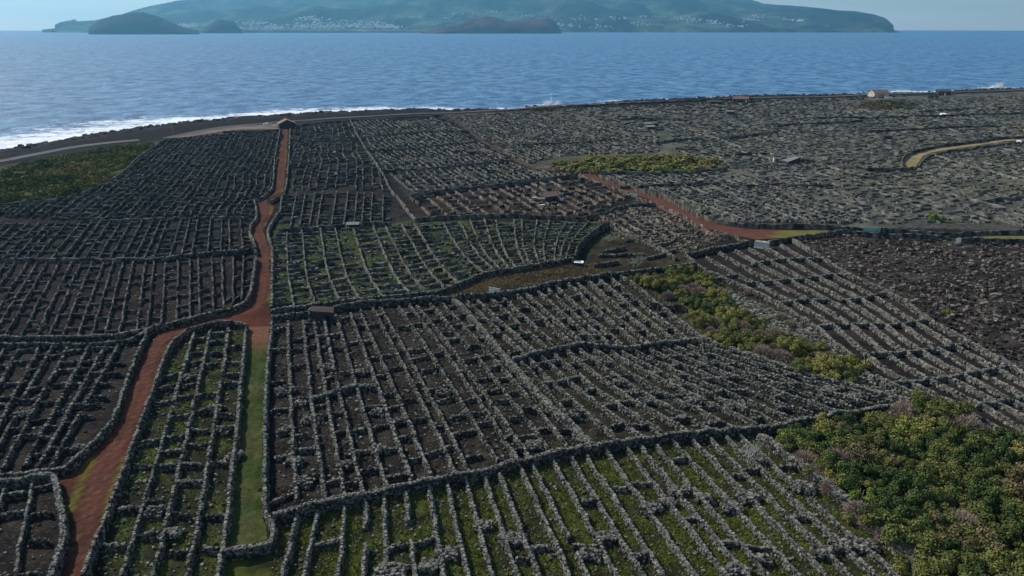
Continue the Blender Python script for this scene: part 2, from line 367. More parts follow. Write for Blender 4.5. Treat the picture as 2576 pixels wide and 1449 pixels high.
def headland(name, pts, Y, depth, c, label, c2=None):
    pts = np.array(pts, float); qq = np.array([qat(a, 72) for a in pts[:, 0]]); zz = np.array([zat(a, b, Y) for a, b in pts])
    lo = -6-Y*Y/(2*RE)-14
    hq = np.linspace(qq[0], qq[-1], 120); n2 = 50; tt = np.linspace(-1, 1, n2)
    HQ, T = np.meshgrid(hq, tt); top = np.interp(HQ, qq, zz)-lo
    HYt = Y+T*depth; HX = HQ*HYt
    Z = lo + top*np.sqrt(np.clip(1-T**2, 0, 1))**.8
    Z = Z + (fbm(HX/45., HYt/60., 4, 97)-.5)*top*.14*(1-T**2)
    cc = np.array(c)*(1-.4*0)+0; m = np.clip((fbm(HX/120., HYt/140., 4, 98)-.4)/.25, 0, 1)[..., None]
    Cc = np.array(c)*(1-m)+np.array(c2 or c)*m
    return obj(name, mesh_from(name, np.stack([HX, HYt, Z], -1).reshape(-1, 3), grid_faces(n2, 120), Cc.reshape(-1, 3), M_mount, True), label=label, kind='structure')
headland('hill', P(220,80, 224,70, 238,60, 262,48, 285,41, 310,37, 345,32, 368,31, 385,35, 410,46, 438,58, 465,70, 500,77), 6900, 330, (.022,.020,.022), 'dark bare volcanic headland on the left in front of the island', (.018,.022,.018))
headland('hill', P(508,80, 512,72, 530,62, 546,52, 556,49, 575,52, 588,53, 598,64, 604,71, 612,79), 7800, 180, (.022,.020,.022), 'small dark hump shaped hill between headland and town', (.018,.020,.018))
headland('hill', P(1060,80, 1100,72, 1150,62, 1190,47, 1225,42, 1245,43, 1268,52, 1290,55, 1330,52, 1360,47, 1376,45, 1392,53, 1402,63, 1409,72, 1412,80), 7600, 330, (.075,.045,.04), 'reddish brown cliff headland below the middle of the island', (.045,.033,.03))
headland('hill', P(150,74, 156,70, 156,58, 163,54, 175,52, 193,50, 199,55, 200,62, 215,68, 225,74), 10300, 130, (.11,.09,.075), 'small square topped islet at the far left', (.08,.07,.06))
headland('hill', P(105,74, 140,71, 200,68, 300,69, 330,72, 360,76), 9300, 120, (.045,.05,.035), 'low dark point of land running to the islet', (.035,.04,.03))
headland('hill', P(455,77, 470,73, 490,72, 520,73, 640,74, 1000,74.5, 1100,75.5, 1130,78), 8350, 60, (.10,.10,.09), 'low harbour shore under the town', (.14,.13,.12))
# ---- town houses
def unit_box():
    return np.array([(-.5,-.5,0),(.5,-.5,0),(.5,.5,0),(-.5,.5,0),(-.5,-.5,1),(.5,-.5,1),(.5,.5,1),(-.5,.5,1)], float)
BF = np.array([(0,3,2,1),(4,5,6,7),(0,1,5,4),(1,2,6,5),(2,3,7,6),(3,0,4,7)])
M_white = mat_plain('white_render', (.86,.85,.82), .8, .04, .3)
M_cream = mat_plain('cream_render', (.46,.41,.31), .8, .06, .3)
M_tile = mat_plain('clay_roof_tile', (.32,.13,.075), .85, .2, 1.5)
def house_mesh(name, w_, d_, h_, r_, wall):
    V = [(-w_/2,-d_/2,-4),(w_/2,-d_/2,-4),(w_/2,d_/2,-4),(-w_/2,d_/2,-4),(-w_/2,-d_/2,h_),(w_/2,-d_/2,h_),(w_/2,d_/2,h_),(-w_/2,d_/2,h_)]
    Fc = [(0,3,2,1),(0,1,5,4),(1,2,6,5),(2,3,7,6),(3,0,4,7)]
    e_ = .5
    V += [(-w_/2-e_,-d_/2-e_,h_),(w_/2+e_,-d_/2-e_,h_),(w_/2+e_,d_/2+e_,h_),(-w_/2-e_,d_/2+e_,h_),(-w_/2-e_,0,h_+r_),(w_/2+e_,0,h_+r_)]
    Fr = [(8,9,13,12),(10,11,12,13),(8,12,11),(9,10,13),(8,11,10,9)]
    me = bpy.data.meshes.new(name); me.from_pydata(V, [], Fc+Fr); me.materials.append(wall); me.materials.append(M_tile)
    for p in me.polygons: p.material_index = 0 if p.index < len(Fc) else 1
    return me
HM = [house_mesh('town_house', 13, 9, 6, 1.6, M_white), house_mesh('town_house', 20, 10, 9, 1.2, M_white), house_mesh('town_house', 10, 9, 11, 1.2, M_white),
      house_mesh('town_house', 28, 11, 7, 1.5, M_white), house_mesh('town_house', 15, 10, 8, 1.5, M_cream)]
TY = np.linspace(8700, 13500, 500)
def town_point(u, v):
    qq = qat(u, v); zz = island_h(np.full(TY.shape, qq), TY)
    el = (zz-CAMZ)/TY; want = (zat(u, v, 9000.)-CAMZ)/9000.
    k = np.argmax(el >= want)
    if el[k] < want: return None
    return qq*TY[k], TY[k], zz[k]
CL = [('in the dense white harbour town under the mountain', 800, [(600,75,30,5),(680,72,45,6),(740,66,40,9),(800,63,45,11),(850,60,45,13),(900,62,45,11),(940,60,40,11),(960,67,35,7),(990,70,30,4),(640,60,40,7),(560,73,25,3),(780,48,30,6),(470,66,18,6),(840,70,50,4)]),
      ('strung along the hillside above the middle headland', 110, [(1120,46,40,5),(1180,36,50,5),(1030,46,30,5),(1330,40,35,4),(1360,48,40,5),(1390,60,30,4),(1310,68,30,4),(1240,30,30,4)]),
      ('scattered on the green slope right of the red headland', 130, [(1430,66,22,4),(1500,68,35,4),(1460,50,40,6),(1560,46,40,5),(1640,42,50,5),(1700,48,45,5),(1760,52,40,6),(1800,58,35,5),(1610,60,30,6),(1850,66,30,4)]),
      ('in the small white village near the right end of the island', 30, [(1995,50,22,3),(2015,53,15,3),(1880,52,20,4),(1900,42,20,4)])]
hs = []
for lab, n, cl in CL:
    for i in range(n):
        cu, cv, su, sv_ = cl[rng.integers(len(cl))]
        p = town_point(rng.normal(cu, su*.6), min(73.5, rng.normal(cv, sv_*.5)))
        if p is not None: hs.append((p, lab))
order = rng.permutation(len(hs)); hs = [hs[i] for i in order]
singles = hs[:290]; rest = hs[290:]
for k, (p, lab) in enumerate(singles):
    o = obj('town_house', HM[int(rng.choice(5, p=[.42,.2,.13,.1,.15]))], loc=(p[0], p[1], p[2]), label='tiny pale house '+lab, cat='house', group='houses '+lab)
    o.rotation_euler[2] = rng.normal(0, .5); s = rng.uniform(.9, 1.45); o.scale = (s, s, s)
V = []; Fc = []
for k, (p, lab) in enumerate(rest):
    b_ = unit_box()*np.array((rng.uniform(10, 26), 11, rng.uniform(6, 10)+4)); V.append(b_+np.array(p)-np.array((0, 0, 4))); Fc.append(BF+k*8)
if V: obj('distant_houses', mesh_from('distant_houses', np.concatenate(V), np.concatenate(Fc), None, M_white), label='mass of further tiny pale houses among the island town', cat='houses', kind='stuff')
# ------------------------------------------------------------------ roads and lanes
LANE_D = P(2266,424, 2306,424, 2330,392, 2352,384, 2400,376, 2480,366, 2530,358, 2600,352, 2600,345, 2515,345, 2470,353, 2400,360, 2340,368, 2290,380, 2262,402)
def road(name, poly, c, c2, lift, label, ns=6.0, tracks=None):
    """a strip of beaten earth draped on the ground"""
    w_ = GP(poly) if not isinstance(poly, np.ndarray) else poly
    lo = w_.min(0); hi = w_.max(0)
    dmean = np.hypot(*w_.mean(0)); st = np.clip(dmean/260., .45, 2.2)
    nx = int((hi[0]-lo[0])/st)+2; ny = int((hi[1]-lo[1])/st)+2
    xs = np.linspace(lo[0], hi[0], nx); ys_ = np.linspace(lo[1], hi[1], ny)
    X, Y = np.meshgrid(xs, ys_); ins = inpoly(X, Y, w_)
    # snap outside corners that touch the inside onto the outline
    A = np.asarray(w_); B = np.roll(A, -1, 0)
    Fg = grid_faces(ny, nx); keep = ins.ravel()[Fg].any(1); Fg = Fg[keep]
    used = np.unique(Fg); X = X.ravel(); Y = Y.ravel(); insr = ins.ravel()
    for i in used:
        if not insr[i]:
            p = np.array((X[i], Y[i])); d = B-A; tt = np.clip(((p-A)*d).sum(1)/np.maximum((d*d).sum(1), 1e-9), 0, 1)
            c_ = A+tt[:, None]*d; k = np.argmin(((c_-p)**2).sum(1)); X[i], Y[i] = c_[k]
    rem = np.full(len(X), -1); rem[used] = np.arange(len(used)); X = X[used]; Y = Y[used]; Fg = rem[Fg]
    m = np.clip((fbm(X/ns, Y/ns, 4, 101)-.4)/.25, 0, 1)[:, None]
    Cc = np.array(c)*(1-m)+np.array(c2)*m
    if tracks is not None:
        cl, cols, nearw = tracks; cl = resample(smooth(GP(cl), 2), 1.5)
        dd = np.array([np.sqrt(((cl-np.array((x, y)))**2).sum(1).min()) for x, y in zip(X, Y)])
        wob = (fbm(X/5, Y/5, 2, 103)-.5)*.9
        Cc = cols(dd+wob, Cc, X, Y)
    Z = hz(X, Y)+lift
    return obj(name, mesh_from(name, np.stack([X, Y, Z], -1), Fg, Cc, M_dirt, True), label=label, kind='structure')
red1, red2 = (.074,.027,.018), (.044,.020,.015)
def red_tracks(d, C, X, Y):
    C = C*(.8+.45*fbm(X/1.3, Y/1.3, 3, 109)[:, None])
    t_ = np.exp(-((d-.95)/.30)**2)[:, None]; C = C*(1-.85*t_)+np.array((.115,.052,.038))*.85*t_
    mid = np.exp(-(d/.35)**2)[:, None]; C = C*(1-.5*mid)+np.array((.060,.036,.022))*.5*mid
    ed = (np.clip((d-1.75)/.5, 0, 1)*np.clip((3.1-d)/.5, 0, 1))[:, None]*np.clip((fbm(X/7, Y/7, 2, 104)-.5)/.08, 0, 1)[:, None]
    return C*(1-ed*.8)+np.array((.11,.105,.02))*ed*.8
MAINP = P(148,1500, 163,1390, 166,1320, 158,1240, 150,1212, 190,1182, 240,1128, 292,1080, 316,1012, 338,952, 355,902, 378,862, 400,838, 460,815, 530,797, 590,785, 622,765, 633,742, 639,695, 646,650, 649,636, 643,610, 628,578, 652,541, 640,506, 668,503, 690,482, 694,450, 695,403, 703,360, 712,325,
          725,325, 723,360, 721,403, 715,470, 712,484, 670,503, 692,522, 683,540, 662,578, 672,610, 683,636, 680,695, 678,740, 680,770, 682,800, 683,828, 620,828, 610,814, 560,812, 520,820, 470,836, 440,855, 424,880, 412,915, 388,985, 358,1065, 330,1150, 306,1215, 280,1285, 248,1370, 210,1500)
road('red_dirt_road', MAINP, red1, red2, .06, 'red dirt road winding between walls from lower left up to the barn', tracks=(ROADLINES['main'][0], red_tracks, 5))
EASTP = P(1117,288, 1148,306, 1176,331, 1208,355, 1250,381, 1297,409, 1337,426, 1395,434, 1459,440, 1534,468, 1586,490, 1647,510, 1728,547, 1767,573, 1842,590, 1900,602, 1960,599, 2040,589, 2098,579,
          2095,575, 2050,573, 1950,573, 1850,568, 1785,558, 1741,542, 1676,505, 1602,486, 1560,466, 1501,438, 1405,429, 1345,423, 1304,405, 1256,379, 1215,353, 1183,331, 1154,306, 1122,288)
def east_tr(d, C, X, Y):
    g = inpoly(X+3*(fbm(X/5, Y/5, 2, 105)-.5), Y, GP(P(1925,594, 1960,580, 2100,576, 2100,581, 2040,590, 1960,600)))[:, None]
    t_ = np.exp(-((d-1.0)/.4)**2)[:, None]*0; far = np.clip((Y-270)/130, 0, 1)[:, None]*.75
    C = C*(.75+.5*fbm(X/2, Y/2, 3, 131)[:, None]); C = C*(1-far)+np.array((.060,.044,.038))*far
    return np.where(g, np.array((.12,.11,.032))*(.8+.4*fbm(X/3, Y/3, 2, 106)[:, None]), C)
road('red_dirt_road', EASTP, (.105,.046,.034), (.08,.038,.03), .10, 'red dirt road crossing the right half and widening beside the concrete tank', tracks=(P(1900,590, 1990,585), east_tr, 5))
def lane_tr(d, C, X, Y):
    C = C*(.35+1.3*fbm(X/1.1, Y/1.6, 4, 119)[:, None])
    t_ = np.exp(-((d-.75)/.33)**2)[:, None]
    C = C*(1-.5*t_)+np.array((.075,.068,.035))*.5*t_
    far = np.clip((Y-128)/10, 0, 1)[:, None]
    C = C*(1-far)+np.array((.13,.062,.04))*far
    return C
LANEC = P(648,820, 645,870, 640,950, 634,1040, 629,1130, 624,1220, 622,1300, 620,1390)
road('grass_lane', P(618,822, 613,900, 608,950, 601,1040, 592,1130, 580,1230, 574,1300, 566,1392, 620,1386, 674,1370, 668,1310, 667,1200, 668,1040, 671,950, 677,870, 682,820), (.024,.045,.010), (.055,.062,.02), .09,
     'green grass lane with brown wheel tracks between two parallel walls', 5, tracks=(LANEC, lane_tr, 5))
road('grass_lane', P(2098,577, 2200,572, 2240,576, 2400,597, 2440,594, 2700,592, 2700,606, 2440,604, 2390,606, 2280,590, 2200,586, 2120,582), (.15,.12,.055), (.12,.115,.045), .10, 'pale grassy lane running off to the right beyond the green gate', 6)
road('dirt_lane', P(2270,422, 2302,422, 2322,392, 2346,383, 2400,375, 2480,365, 2530,357, 2600,352, 2600,345, 2515,346, 2470,355, 2400,362, 2340,369, 2290,382, 2266,402), (.26,.185,.10), (.17,.15,.07), .18, 'pale brown lane between dark walls on the far right slope', 6)
def ribbon_road(name, pts, wd, c, c2, lift, label):
    return road(name, strip(pts, wd), c, c2, lift, label, 12)
ribbon_road('coast_road', P(-250,452, -100,428, 0,408, 100,385, 200,367, 285,357, 350,352), 6.5, (.10,.10,.105), (.12,.12,.125), .12, 'grey asphalt coast road at the far left behind the scrub')
ribbon_road('coast_road', P(418,349, 450,342, 480,335, 540,323, 600,316, 660,311, 705,307, 760,303, 880,294, 1050,287, 1150,284, 1280,275, 1400,266, 1500,261, 1700,254, 1900,246, 2060,244, 2200,238, 2400,231, 2576,226, 2800,219), 6.5, (.085,.075,.072), (.11,.097,.09), .25, 'pale gravel coast road running behind the barn along the shore')
road('gravel_yard', P(430,349, 480,338, 540,326, 600,318, 705,311, 712,325, 690,327, 600,328, 540,335, 480,345), (.13,.10,.09), (.17,.14,.12), .2, 'brown gravel yard left of the barn where the truck is parked', 8)

# ------------------------------------------------------------------ dry stone walls
WALLS = []
EXCL = [GP(LANE_D), GP(EASTP), GP(P(2172,583, 2215,583, 2215,600, 2172,600))]
def excl(x, y):
    m = np.zeros(np.shape(x), bool)
    for e_ in EXCL: m |= inpoly(x, y, e_)
    return m
def wall(pts, H=1.2, W=.75, kind='boundary_wall', label=None, plot=None, tint=.5, world=False, warm=0.0, sm=1, wob=0.12, prio=0, idx=0):
    p = np.asarray(pts, float) if world else GP(pts, H*.75)
    if sm: p = smooth(p, sm)
    if len(p) < 2: return
    ln = np.hypot(*np.diff(p, axis=0).T).sum()
    if ln < .8: return
    p = resample(p, .6)
    if wob:
        p = p + wob*2*np.stack([vn(p[:, 0]/1.6, p[:, 1]/1.6, 201)-.5, vn(p[:, 0]/1.6, p[:, 1]/1.6, 202)-.5], -1)
    m = p[len(p)//2]
    WALLS.append(dict(p=p, H=H, W=W, kind=kind, label=label, plot=plot, tint=tint, warm=warm, len=ln, mid=m, dist=float(np.hypot(*m)), prio=prio, idx=idx))
BV = unit_box()-np.array((0, 0, .5))
BQ = np.array([(0,3,2,1),(4,5,6,7),(0,1,5,4),(1,2,6,5),(2,3,7,6),(3,0,4,7)])
BQ5 = BQ[1:]
def stone_cols(n, tint, warm):
    r = rng.random(n)
    light = np.array((.215,.210,.178)); mid = np.array((.130,.126,.108)); dark = np.array((.040,.037,.034))
    a = tint
    c = np.where((r < a*.5)[:, None], light, np.where((r < .38+a*.55)[:, None], mid, dark))
    c = c*(.62+.36*rng.random((n, 1)))
    if warm: c = c*np.array((1+.5*warm, 1-.05*warm, 1-.18*warm))
    return c
def rocks(cen, size, tang, col):
    """many rough stones as one vertex soup"""
    n = len(cen)
    v = BV[None]*(1+.5*(rng.random((n, 8, 3))-.5))
    v = v*size[:, None, :]
    yaw = tang+rng.normal(0, .35, n); c, s = np.cos(yaw), np.sin(yaw)
    tx = rng.normal(0, .22, n); ct, st = np.cos(tx), np.sin(tx)
    y2 = v[..., 1]*ct[:, None]-v[..., 2]*st[:, None]; z2 = v[..., 1]*st[:, None]+v[..., 2]*ct[:, None]
    x3 = v[..., 0]*c[:, None]-y2*s[:, None]; y3 = v[..., 0]*s[:, None]+y2*c[:, None]
    V = np.stack([x3, y3, z2], -1)+cen[:, None, :]
    Fc = BQ5[None]+np.arange(n)[:, None, None]*8
    return V.reshape(-1, 3), Fc.reshape(-1, 4), np.repeat(col, 8, 0)
def frame(p):
    d = np.gradient(p, axis=0); d /= np.maximum(np.hypot(d[:, 0], d[:, 1]), 1e-6)[:, None]
    return d, np.stack([-d[:, 1], d[:, 0]], -1)
def ribbon(p, H, W, tint, warm, step, jit=.16, shape=.62):
    p = resample(p, step); n = len(p); d, nn = frame(p)
    # cross section: base, shoulder, shoulder, base
    lat = np.array((-.5, -.5*shape, .5*shape, .5))[None, :]*W*(1+.35*(rng.random((n, 4))-.5))
    zz = np.array((-.25, 1, 1, -.25))[None, :]*H
    hv = .78+.44*vn(p[:, 0]/2.2, p[:, 1]/2.2, 210)[:, None]*1.0
    zz = np.where(zz > 0, zz*hv + (rng.random((n, 4))-.5)*jit*2, zz)
    X = p[:, 0:1]+nn[:, 0:1]*lat+(rng.random((n, 4))-.5)*jit; Y = p[:, 1:2]+nn[:, 1:2]*lat+(rng.random((n, 4))-.5)*jit
    Z = hz(X, Y)+zz
    Fc = grid_faces(n, 4); caps = np.array([(0, 1, 2, 3), (n*4-1, n*4-2, n*4-3, n*4-4)])
    V = np.stack([X, Y, Z], -1).reshape(-1, 3)
    return V, np.concatenate([Fc[:, ::-1], caps[:, ::-1]]), stone_cols(n*4, tint, warm)*.95
TRI = [0]
def wall_geo(w_, individual=0):
    """returns list of (V,F,C) and separate cap stones"""
    p, H, W, D = w_['p'], w_['H'], w_['W'], w_['dist']
    body = w_['tint']*{'boundary_wall': .62 if w_['tint'] > .55 else .30, 'row_wall': .8, 'cross_wall': .62}[w_['kind']]  # dark basalt sides, tinted further down to stand for their shaded fronts
    parts = []; caps = []
    dv = np.hypot(p[:, 0], p[:, 1]); lim = 215 if w_['kind'] == 'boundary_wall' or (w_['plot'] and w_['plot'][0] in ('right', 'upcentre', 'lowcentre')) else 158
    far = dv > lim
    if far.any() and not w_.get('cut'):
        # the far stretch of the wall is a rough ribbon, the near stretch single stones
        idx = np.flatnonzero(np.diff(far.astype(int))); cuts = np.r_[0, idx+1, len(p)]
        near_runs = []
        for a0, a1 in zip(cuts[:-1], cuts[1:]):
            seg = p[a0:min(a1+1, len(p))]
            if len(seg) < 2: continue
            if far[a0]:
                st = .9 if D < 260 else (1.7 if D < 420 else 2.8)
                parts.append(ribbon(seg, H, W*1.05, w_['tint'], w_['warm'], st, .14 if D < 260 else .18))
            elif len(seg) > 3: near_runs.append(seg)
        for seg in near_runs:
            w3 = dict(w_); w3['p'] = seg; w3['cut'] = True; w3['dist'] = float(np.hypot(*seg.mean(0))); parts += wall_geo(w3)[0]
        return parts, None
    a = .30 if D < 105 else (.36 if D < 130 else .46)
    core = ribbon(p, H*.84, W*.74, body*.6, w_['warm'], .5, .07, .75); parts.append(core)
    q_ = resample(p, a*.92); d, nn = frame(q_); n = len(q_); ang = np.arctan2(d[:, 1], d[:, 0])
    hv = .82+.36*vn(q_[:, 0]/2.0, q_[:, 1]/2.0, 211)
    nc = max(2, int(round(H/(a*.85)))); cen = []; siz = []; an = []
    for k in range(nc-1):
        zf = (k+.45)/nc
        for s_ in (-1, 1):
            off = s_*(W*.5*(1-.30*zf))-s_*a*.30
            j = rng.normal(0, .045, (n, 3))
            xy = q_+nn*off+j[:, :2]+d*(rng.random((n, 1))-.5)*a*.5
            z = hz(xy[:, 0], xy[:, 1])+zf*H*hv+j[:, 2]
            cen.append(np.c_[xy, z]); siz.append(a*rng.uniform(.85, 1.25, (n, 3))*np.array((1.05, .9, .85))); an.append(ang)
    # cap layer
    ncap = max(1, int(round(W*.72/a)))
    for k in range(ncap):
        off = ((k+.5)/ncap-.5)*W*.75
        j = rng.normal(0, .05, (n, 3))
        xy = q_+nn*off+j[:, :2]; z = hz(xy[:, 0], xy[:, 1])+H*hv*(1-.42/nc)+j[:, 2]+.03
        sz = a*rng.uniform(.85, 1.25, (n, 3))*np.array((.95, .95, .9))
        caps.append((np.c_[xy, z], sz, ang))
    ccen = np.concatenate([c[0] for c in caps]); csz = np.concatenate([c[1] for c in caps]); can = np.concatenate([c[2] for c in caps])
    ind = None
    if individual:
        k = rng.permutation(len(ccen))[:individual]
        m = np.zeros(len(ccen), bool); m[k] = True
        ind = (ccen[m], csz[m], can[m]); ccen, csz, can = ccen[~m], csz[~m], can[~m]
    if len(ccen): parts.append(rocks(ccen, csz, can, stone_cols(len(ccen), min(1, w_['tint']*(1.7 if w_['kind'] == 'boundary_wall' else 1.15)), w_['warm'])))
    cen = np.concatenate(cen); siz = np.concatenate(siz); an = np.concatenate(an)
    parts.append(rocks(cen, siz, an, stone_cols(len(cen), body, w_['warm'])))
    return parts, ind
def join_geo(parts, org=(0, 0, 0)):
    V = []; Fc = []; C = []; k = 0
    for v, f, c in parts:
        V.append(v-np.array(org)); Fc.append(f+k); C.append(c); k += len(v)
    return np.concatenate(V), np.concatenate(Fc), np.concatenate(C)

# ---- boundary walls, traced one by one
B = lambda pts, lab, H=1.35, W=.9, **k: wall(pts, H, W*.85, 'boundary_wall', lab, **k)
B(P(690,1302, 800,1274, 900,1251, 1040,1223, 1180,1196, 1320,1158, 1480,1128, 1620,1106, 1700,1097, 1850,1084, 1935,1078, 2040,1056, 2140,1038, 2240,1028, 2292,1012), 'long thick wall with pale capstones across the picture above the mossy front plot', 1.7, .95, tint=.45)
B(P(619,818, 613,900, 608,950, 601,1040, 591,1130, 579,1230, 573,1300, 562,1380, 548,1460, 530,1540), 'straight wall on the left side of the grass lane', 1.3, .8, tint=.6)
B(P(684,810, 678,870, 671,950, 668,1040, 667,1130, 667,1200, 668,1290, 684,1320, 692,1345, 684,1368), 'straight wall on the right side of the grass lane', 1.35, .85, tint=.6)
B(P(684,1368, 650,1378, 610,1385, 563,1392), 'short wall closing the near end of the grass lane', 1.4, .9, tint=.6)
B(P(617,818, 600,811, 560,809, 520,815, 470,830, 440,850, 424,872, 410,905, 385,985, 354,1065, 326,1150, 302,1212, 275,1285, 245,1360, 222,1415, 200,1500), 'curving wall along the right edge of the lower red road', 1.5, .85, tint=.55, warm=.15)
B(P(0,849, 130,848, 259,848, 324,836, 379,824, 450,808, 520,790, 580,777, 615,762, 630,742, 636,700, 644,650), 'wall on the left side of the red road bending down to the left edge', 1.4, .85, tint=.55, warm=.1)
B(P(-400,900, -200,872, 0,864, 162,867, 275,862, 340,850, 372,828), 'lower of the two parallel walls reaching the left edge', 1.3, .85)
B(P(-400,880, -200,858, 0,849), 'wall continuing left outside the road bend', 1.3, .85)
B(P(372,828, 345,890, 318,960, 306,1008, 282,1068, 240,1112, 200,1150, 172,1180, 130,1187, 60,1197, 0,1204, -150,1225), 'wall on the left of the lower red road turning to the left edge', 1.4, .85, tint=.55)
B(P(-150,1240, 0,1220, 60,1210, 137,1195, 143,1230, 152,1270, 160,1325, 163,1352, 150,1395, 130,1449, 105,1530), 'pale wall at the bottom left corner with a square corner at the road', 1.5, .9, tint=.8)
B(P(684,782, 724,773, 785,768, 837,761, 879,756, 915,753, 976,747, 1025,742, 1090,738, 1122,726, 1171,708, 1219,688, 1252,684, 1342,670, 1424,653, 1440,650), 'upper of the two close parallel walls right of the road junction', 1.4, .85)
B(P(1443,651, 1456,616, 1482,592, 1508,573, 1533,560), 'tall dark wall curving up behind the white slab', 2.2, .9, tint=.25)
B(P(685,797, 740,790, 785,782), 'short wall between the junction and the dark stone shed', 1.3, .85)
B(P(840,774, 915,760, 993,757, 1122,752, 1187,746, 1252,741, 1342,728, 1404,709, 1468,699, 1494,695, 1534,688), 'lower of the two parallel walls running right from the stone shed', 1.7, .9)
B(P(1540,688, 1572,684, 1633,679, 1726,666, 1755,664), 'dark wall along the top of the middle thicket', 1.5, .85, tint=.4)
B(P(1138,752, 1166,776, 1275,901, 1367,1008, 1432,1063, 1497,1133), 'broad diagonal wall dividing the two central vineyards', 1.3, 1.5, tint=.75)
B(P(1562,695, 1599,713, 1657,763, 1706,802, 1761,848), 'diagonal wall down the left side of the middle thicket', 1.3, .9, tint=.6)
B(P(1293,903, 1353,888, 1427,871, 1483,866, 1534,875, 1594,875, 1673,864, 1751,855), 'sinuous wall with a dark face across the centre of the striped plots', 1.6, .8, tint=.5)
B(P(1312,912, 1345,945, 1390,1000, 1428,1046), 'short dark wall going down from the left end of the sinuous wall', 1.5, .7, tint=.25)
B(P(1761,848, 1790,862, 1807,868, 1900,898, 2013,938, 2100,960, 2180,985, 2290,1013), 'rubbly wall below the middle thicket', 1.2, 1.3, tint=.75)
B(P(1915,1098, 1985,1148, 2063,1204, 2156,1283, 2249,1371, 2332,1449, 2420,1530), 'long diagonal wall between the mossy front plot and the right hand thicket', 1.2, 1.5, tint=.7)
B(P(1640,762, 1680,772, 1715,768), 'short thick dark wall piece inside the upper centre plot', 1.5, 1.0, tint=.3)
B(P(1725,640, 1800,624, 1860,612, 1900,604), 'wall joining the upper right vineyard to the concrete tank', 1.5, .8)
B(P(1934,606, 1975,600, 2030,592, 2070,586, 2120,578, 2165,583, 2200,586, 2300,592, 2390,598), 'dark wall along the near side of the lane right of the tank', 1.5, .85, tint=.35)
B(P(2412,603, 2480,605, 2576,607, 2700,612), 'dark wall right of the small white gate', 1.4, .85, tint=.35)
B(P(1725,640, 1755,668, 1800,690, 1880,722, 1930,748, 2000,790, 2058,828, 2105,870, 2150,905, 2172,938, 2225,962, 2330,1010, 2400,1050, 2480,1105, 2580,1165), 'left boundary wall of the striped vineyard at the right', 1.2, .8, tint=.65)
B(P(1988,597, 2060,641, 2131,687, 2222,722, 2296,768, 2331,800, 2462,871, 2576,938, 2700,1015), 'right boundary wall between striped vineyard and rough lava field', 1.2, 1.0, tint=.8)
B(P(1505,440, 1530,452, 1560,459, 1602,477, 1680,496, 1720,520, 1780,549, 1850,563, 1950,566, 2050,566, 2120,570, 2172,572), 'wall along the far side of the right hand red road', 1.6, .85, tint=.45, warm=.25)
B(P(2215,575, 2300,582, 2397,594, 2440,586, 2576,582, 2700,580), 'wall behind the pale lane at the right edge', 1.6, .85, tint=.4)
B(P(1456,440, 1530,468, 1580,488), 'wall beside the red road left of the pale green gate', 1.1, .8, tint=.5, warm=.35)
B(P(1604,500, 1647,512, 1690,530, 1728,549, 1767,575, 1800,590, 1842,592, 1880,602), 'reddish wall along the near side of the right hand road', 1.2, .9, tint=.5, warm=.5)
B(P(1030,489, 1100,480, 1180,470, 1260,462, 1330,455, 1400,447, 1452,441), 'dark wall behind the hut reaching the red road', 1.6, .85, tint=.3)
B(P(1045,550, 1100,545, 1180,541, 1250,536, 1340,540, 1400,545, 1470,550), 'dark wall crossing in front of the hut plot', 1.4, .85, tint=.35)
B(P(1475,548, 1520,535, 1560,522, 1600,514, 1650,512), 'curved wall below the hut running to the road', 1.4, .85, tint=.4)
B(P(880,300, 905,350, 935,395, 965,440, 985,480, 1000,492, 1022,525, 1045,550), 'long pale wall running from the coast down to the hut plot', 1.2, .9, tint=.7)
B(P(700,576, 760,573, 830,569, 880,565, 940,560, 985,562), 'dark wall with the small lean-to right of the narrow road', 1.6, .85, tint=.3)
B(P(716,488, 706,500, 706,530, 692,545, 673,578, 676,600, 686,628, 684,700, 682,770), 'wall on the right side of the narrow winding road', 1.3, .8, tint=.65, warm=.15)
B(P(638,502, 650,541, 624,575, 640,612, 645,638), 'wall on the left side of the road bends', 1.3, .8, tint=.65)
B(P(730,325, 729,360, 726,403, 722,450, 716,486, 680,506), 'wall on the right side of the far straight stretch of road', 1.3, .8, tint=.6, warm=.3)
B(P(636,503, 660,496, 684,476, 688,450, 690,403, 698,360, 705,325), 'wall on the left side of the far straight stretch of road', 1.3, .8, tint=.6)
B(P(0,652, 130,650, 259,651, 400,652, 480,641, 560,634, 642,628), 'double width cross wall reaching the left edge at mid height', 1.3, 1.0, tint=.5)
B(P(200,556, 300,552, 420,548, 560,548, 626,548), 'cross wall to the left of the road bends', 1.2, .8, tint=.5)
B(P(590,640, 618,620, 642,628), 'dark stub wall beside the road', 1.9, 1.0, tint=.2)
B(P(784,1005, 830,990, 863,977, 905,970, 946,972), 'short dark faced cross wall in the left centre vineyard', 1.2, .9, tint=.5)
B(P(2272,420, 2266,402, 2290,382, 2345,369, 2400,362, 2470,355, 2515,346, 2600,343), 'upper wall of the pale lane on the far right slope', 1.6, .9, tint=.35)
B(P(2308,422, 2328,396, 2352,386, 2400,379, 2480,369, 2535,361, 2610,357), 'lower wall of the pale lane on the far right slope', 1.1, .8, tint=.35)
B(P(2010,402, 2060,408, 2140,420, 2200,427, 2272,424, 2300,422), 'dark wall leading left from the bend of the pale lane', 1.6, .9, tint=.3)
B(P(1500,437, 1560,436, 1640,434, 1720,432, 1800,428, 1830,423), 'dark wall along the near edge of the green scrub patch', 1.6, .9, tint=.3)
B(P(1560,472, 1620,470, 1700,463, 1800,461, 1850,470, 1900,466, 1975,461), 'dark wall across the pale lichen plots behind the road', 1.3, .9, tint=.3)
B(P(1970,466, 2030,467, 2095,466), 'dark wall piece right of the long lichen plot wall', 1.2, .9, tint=.3)
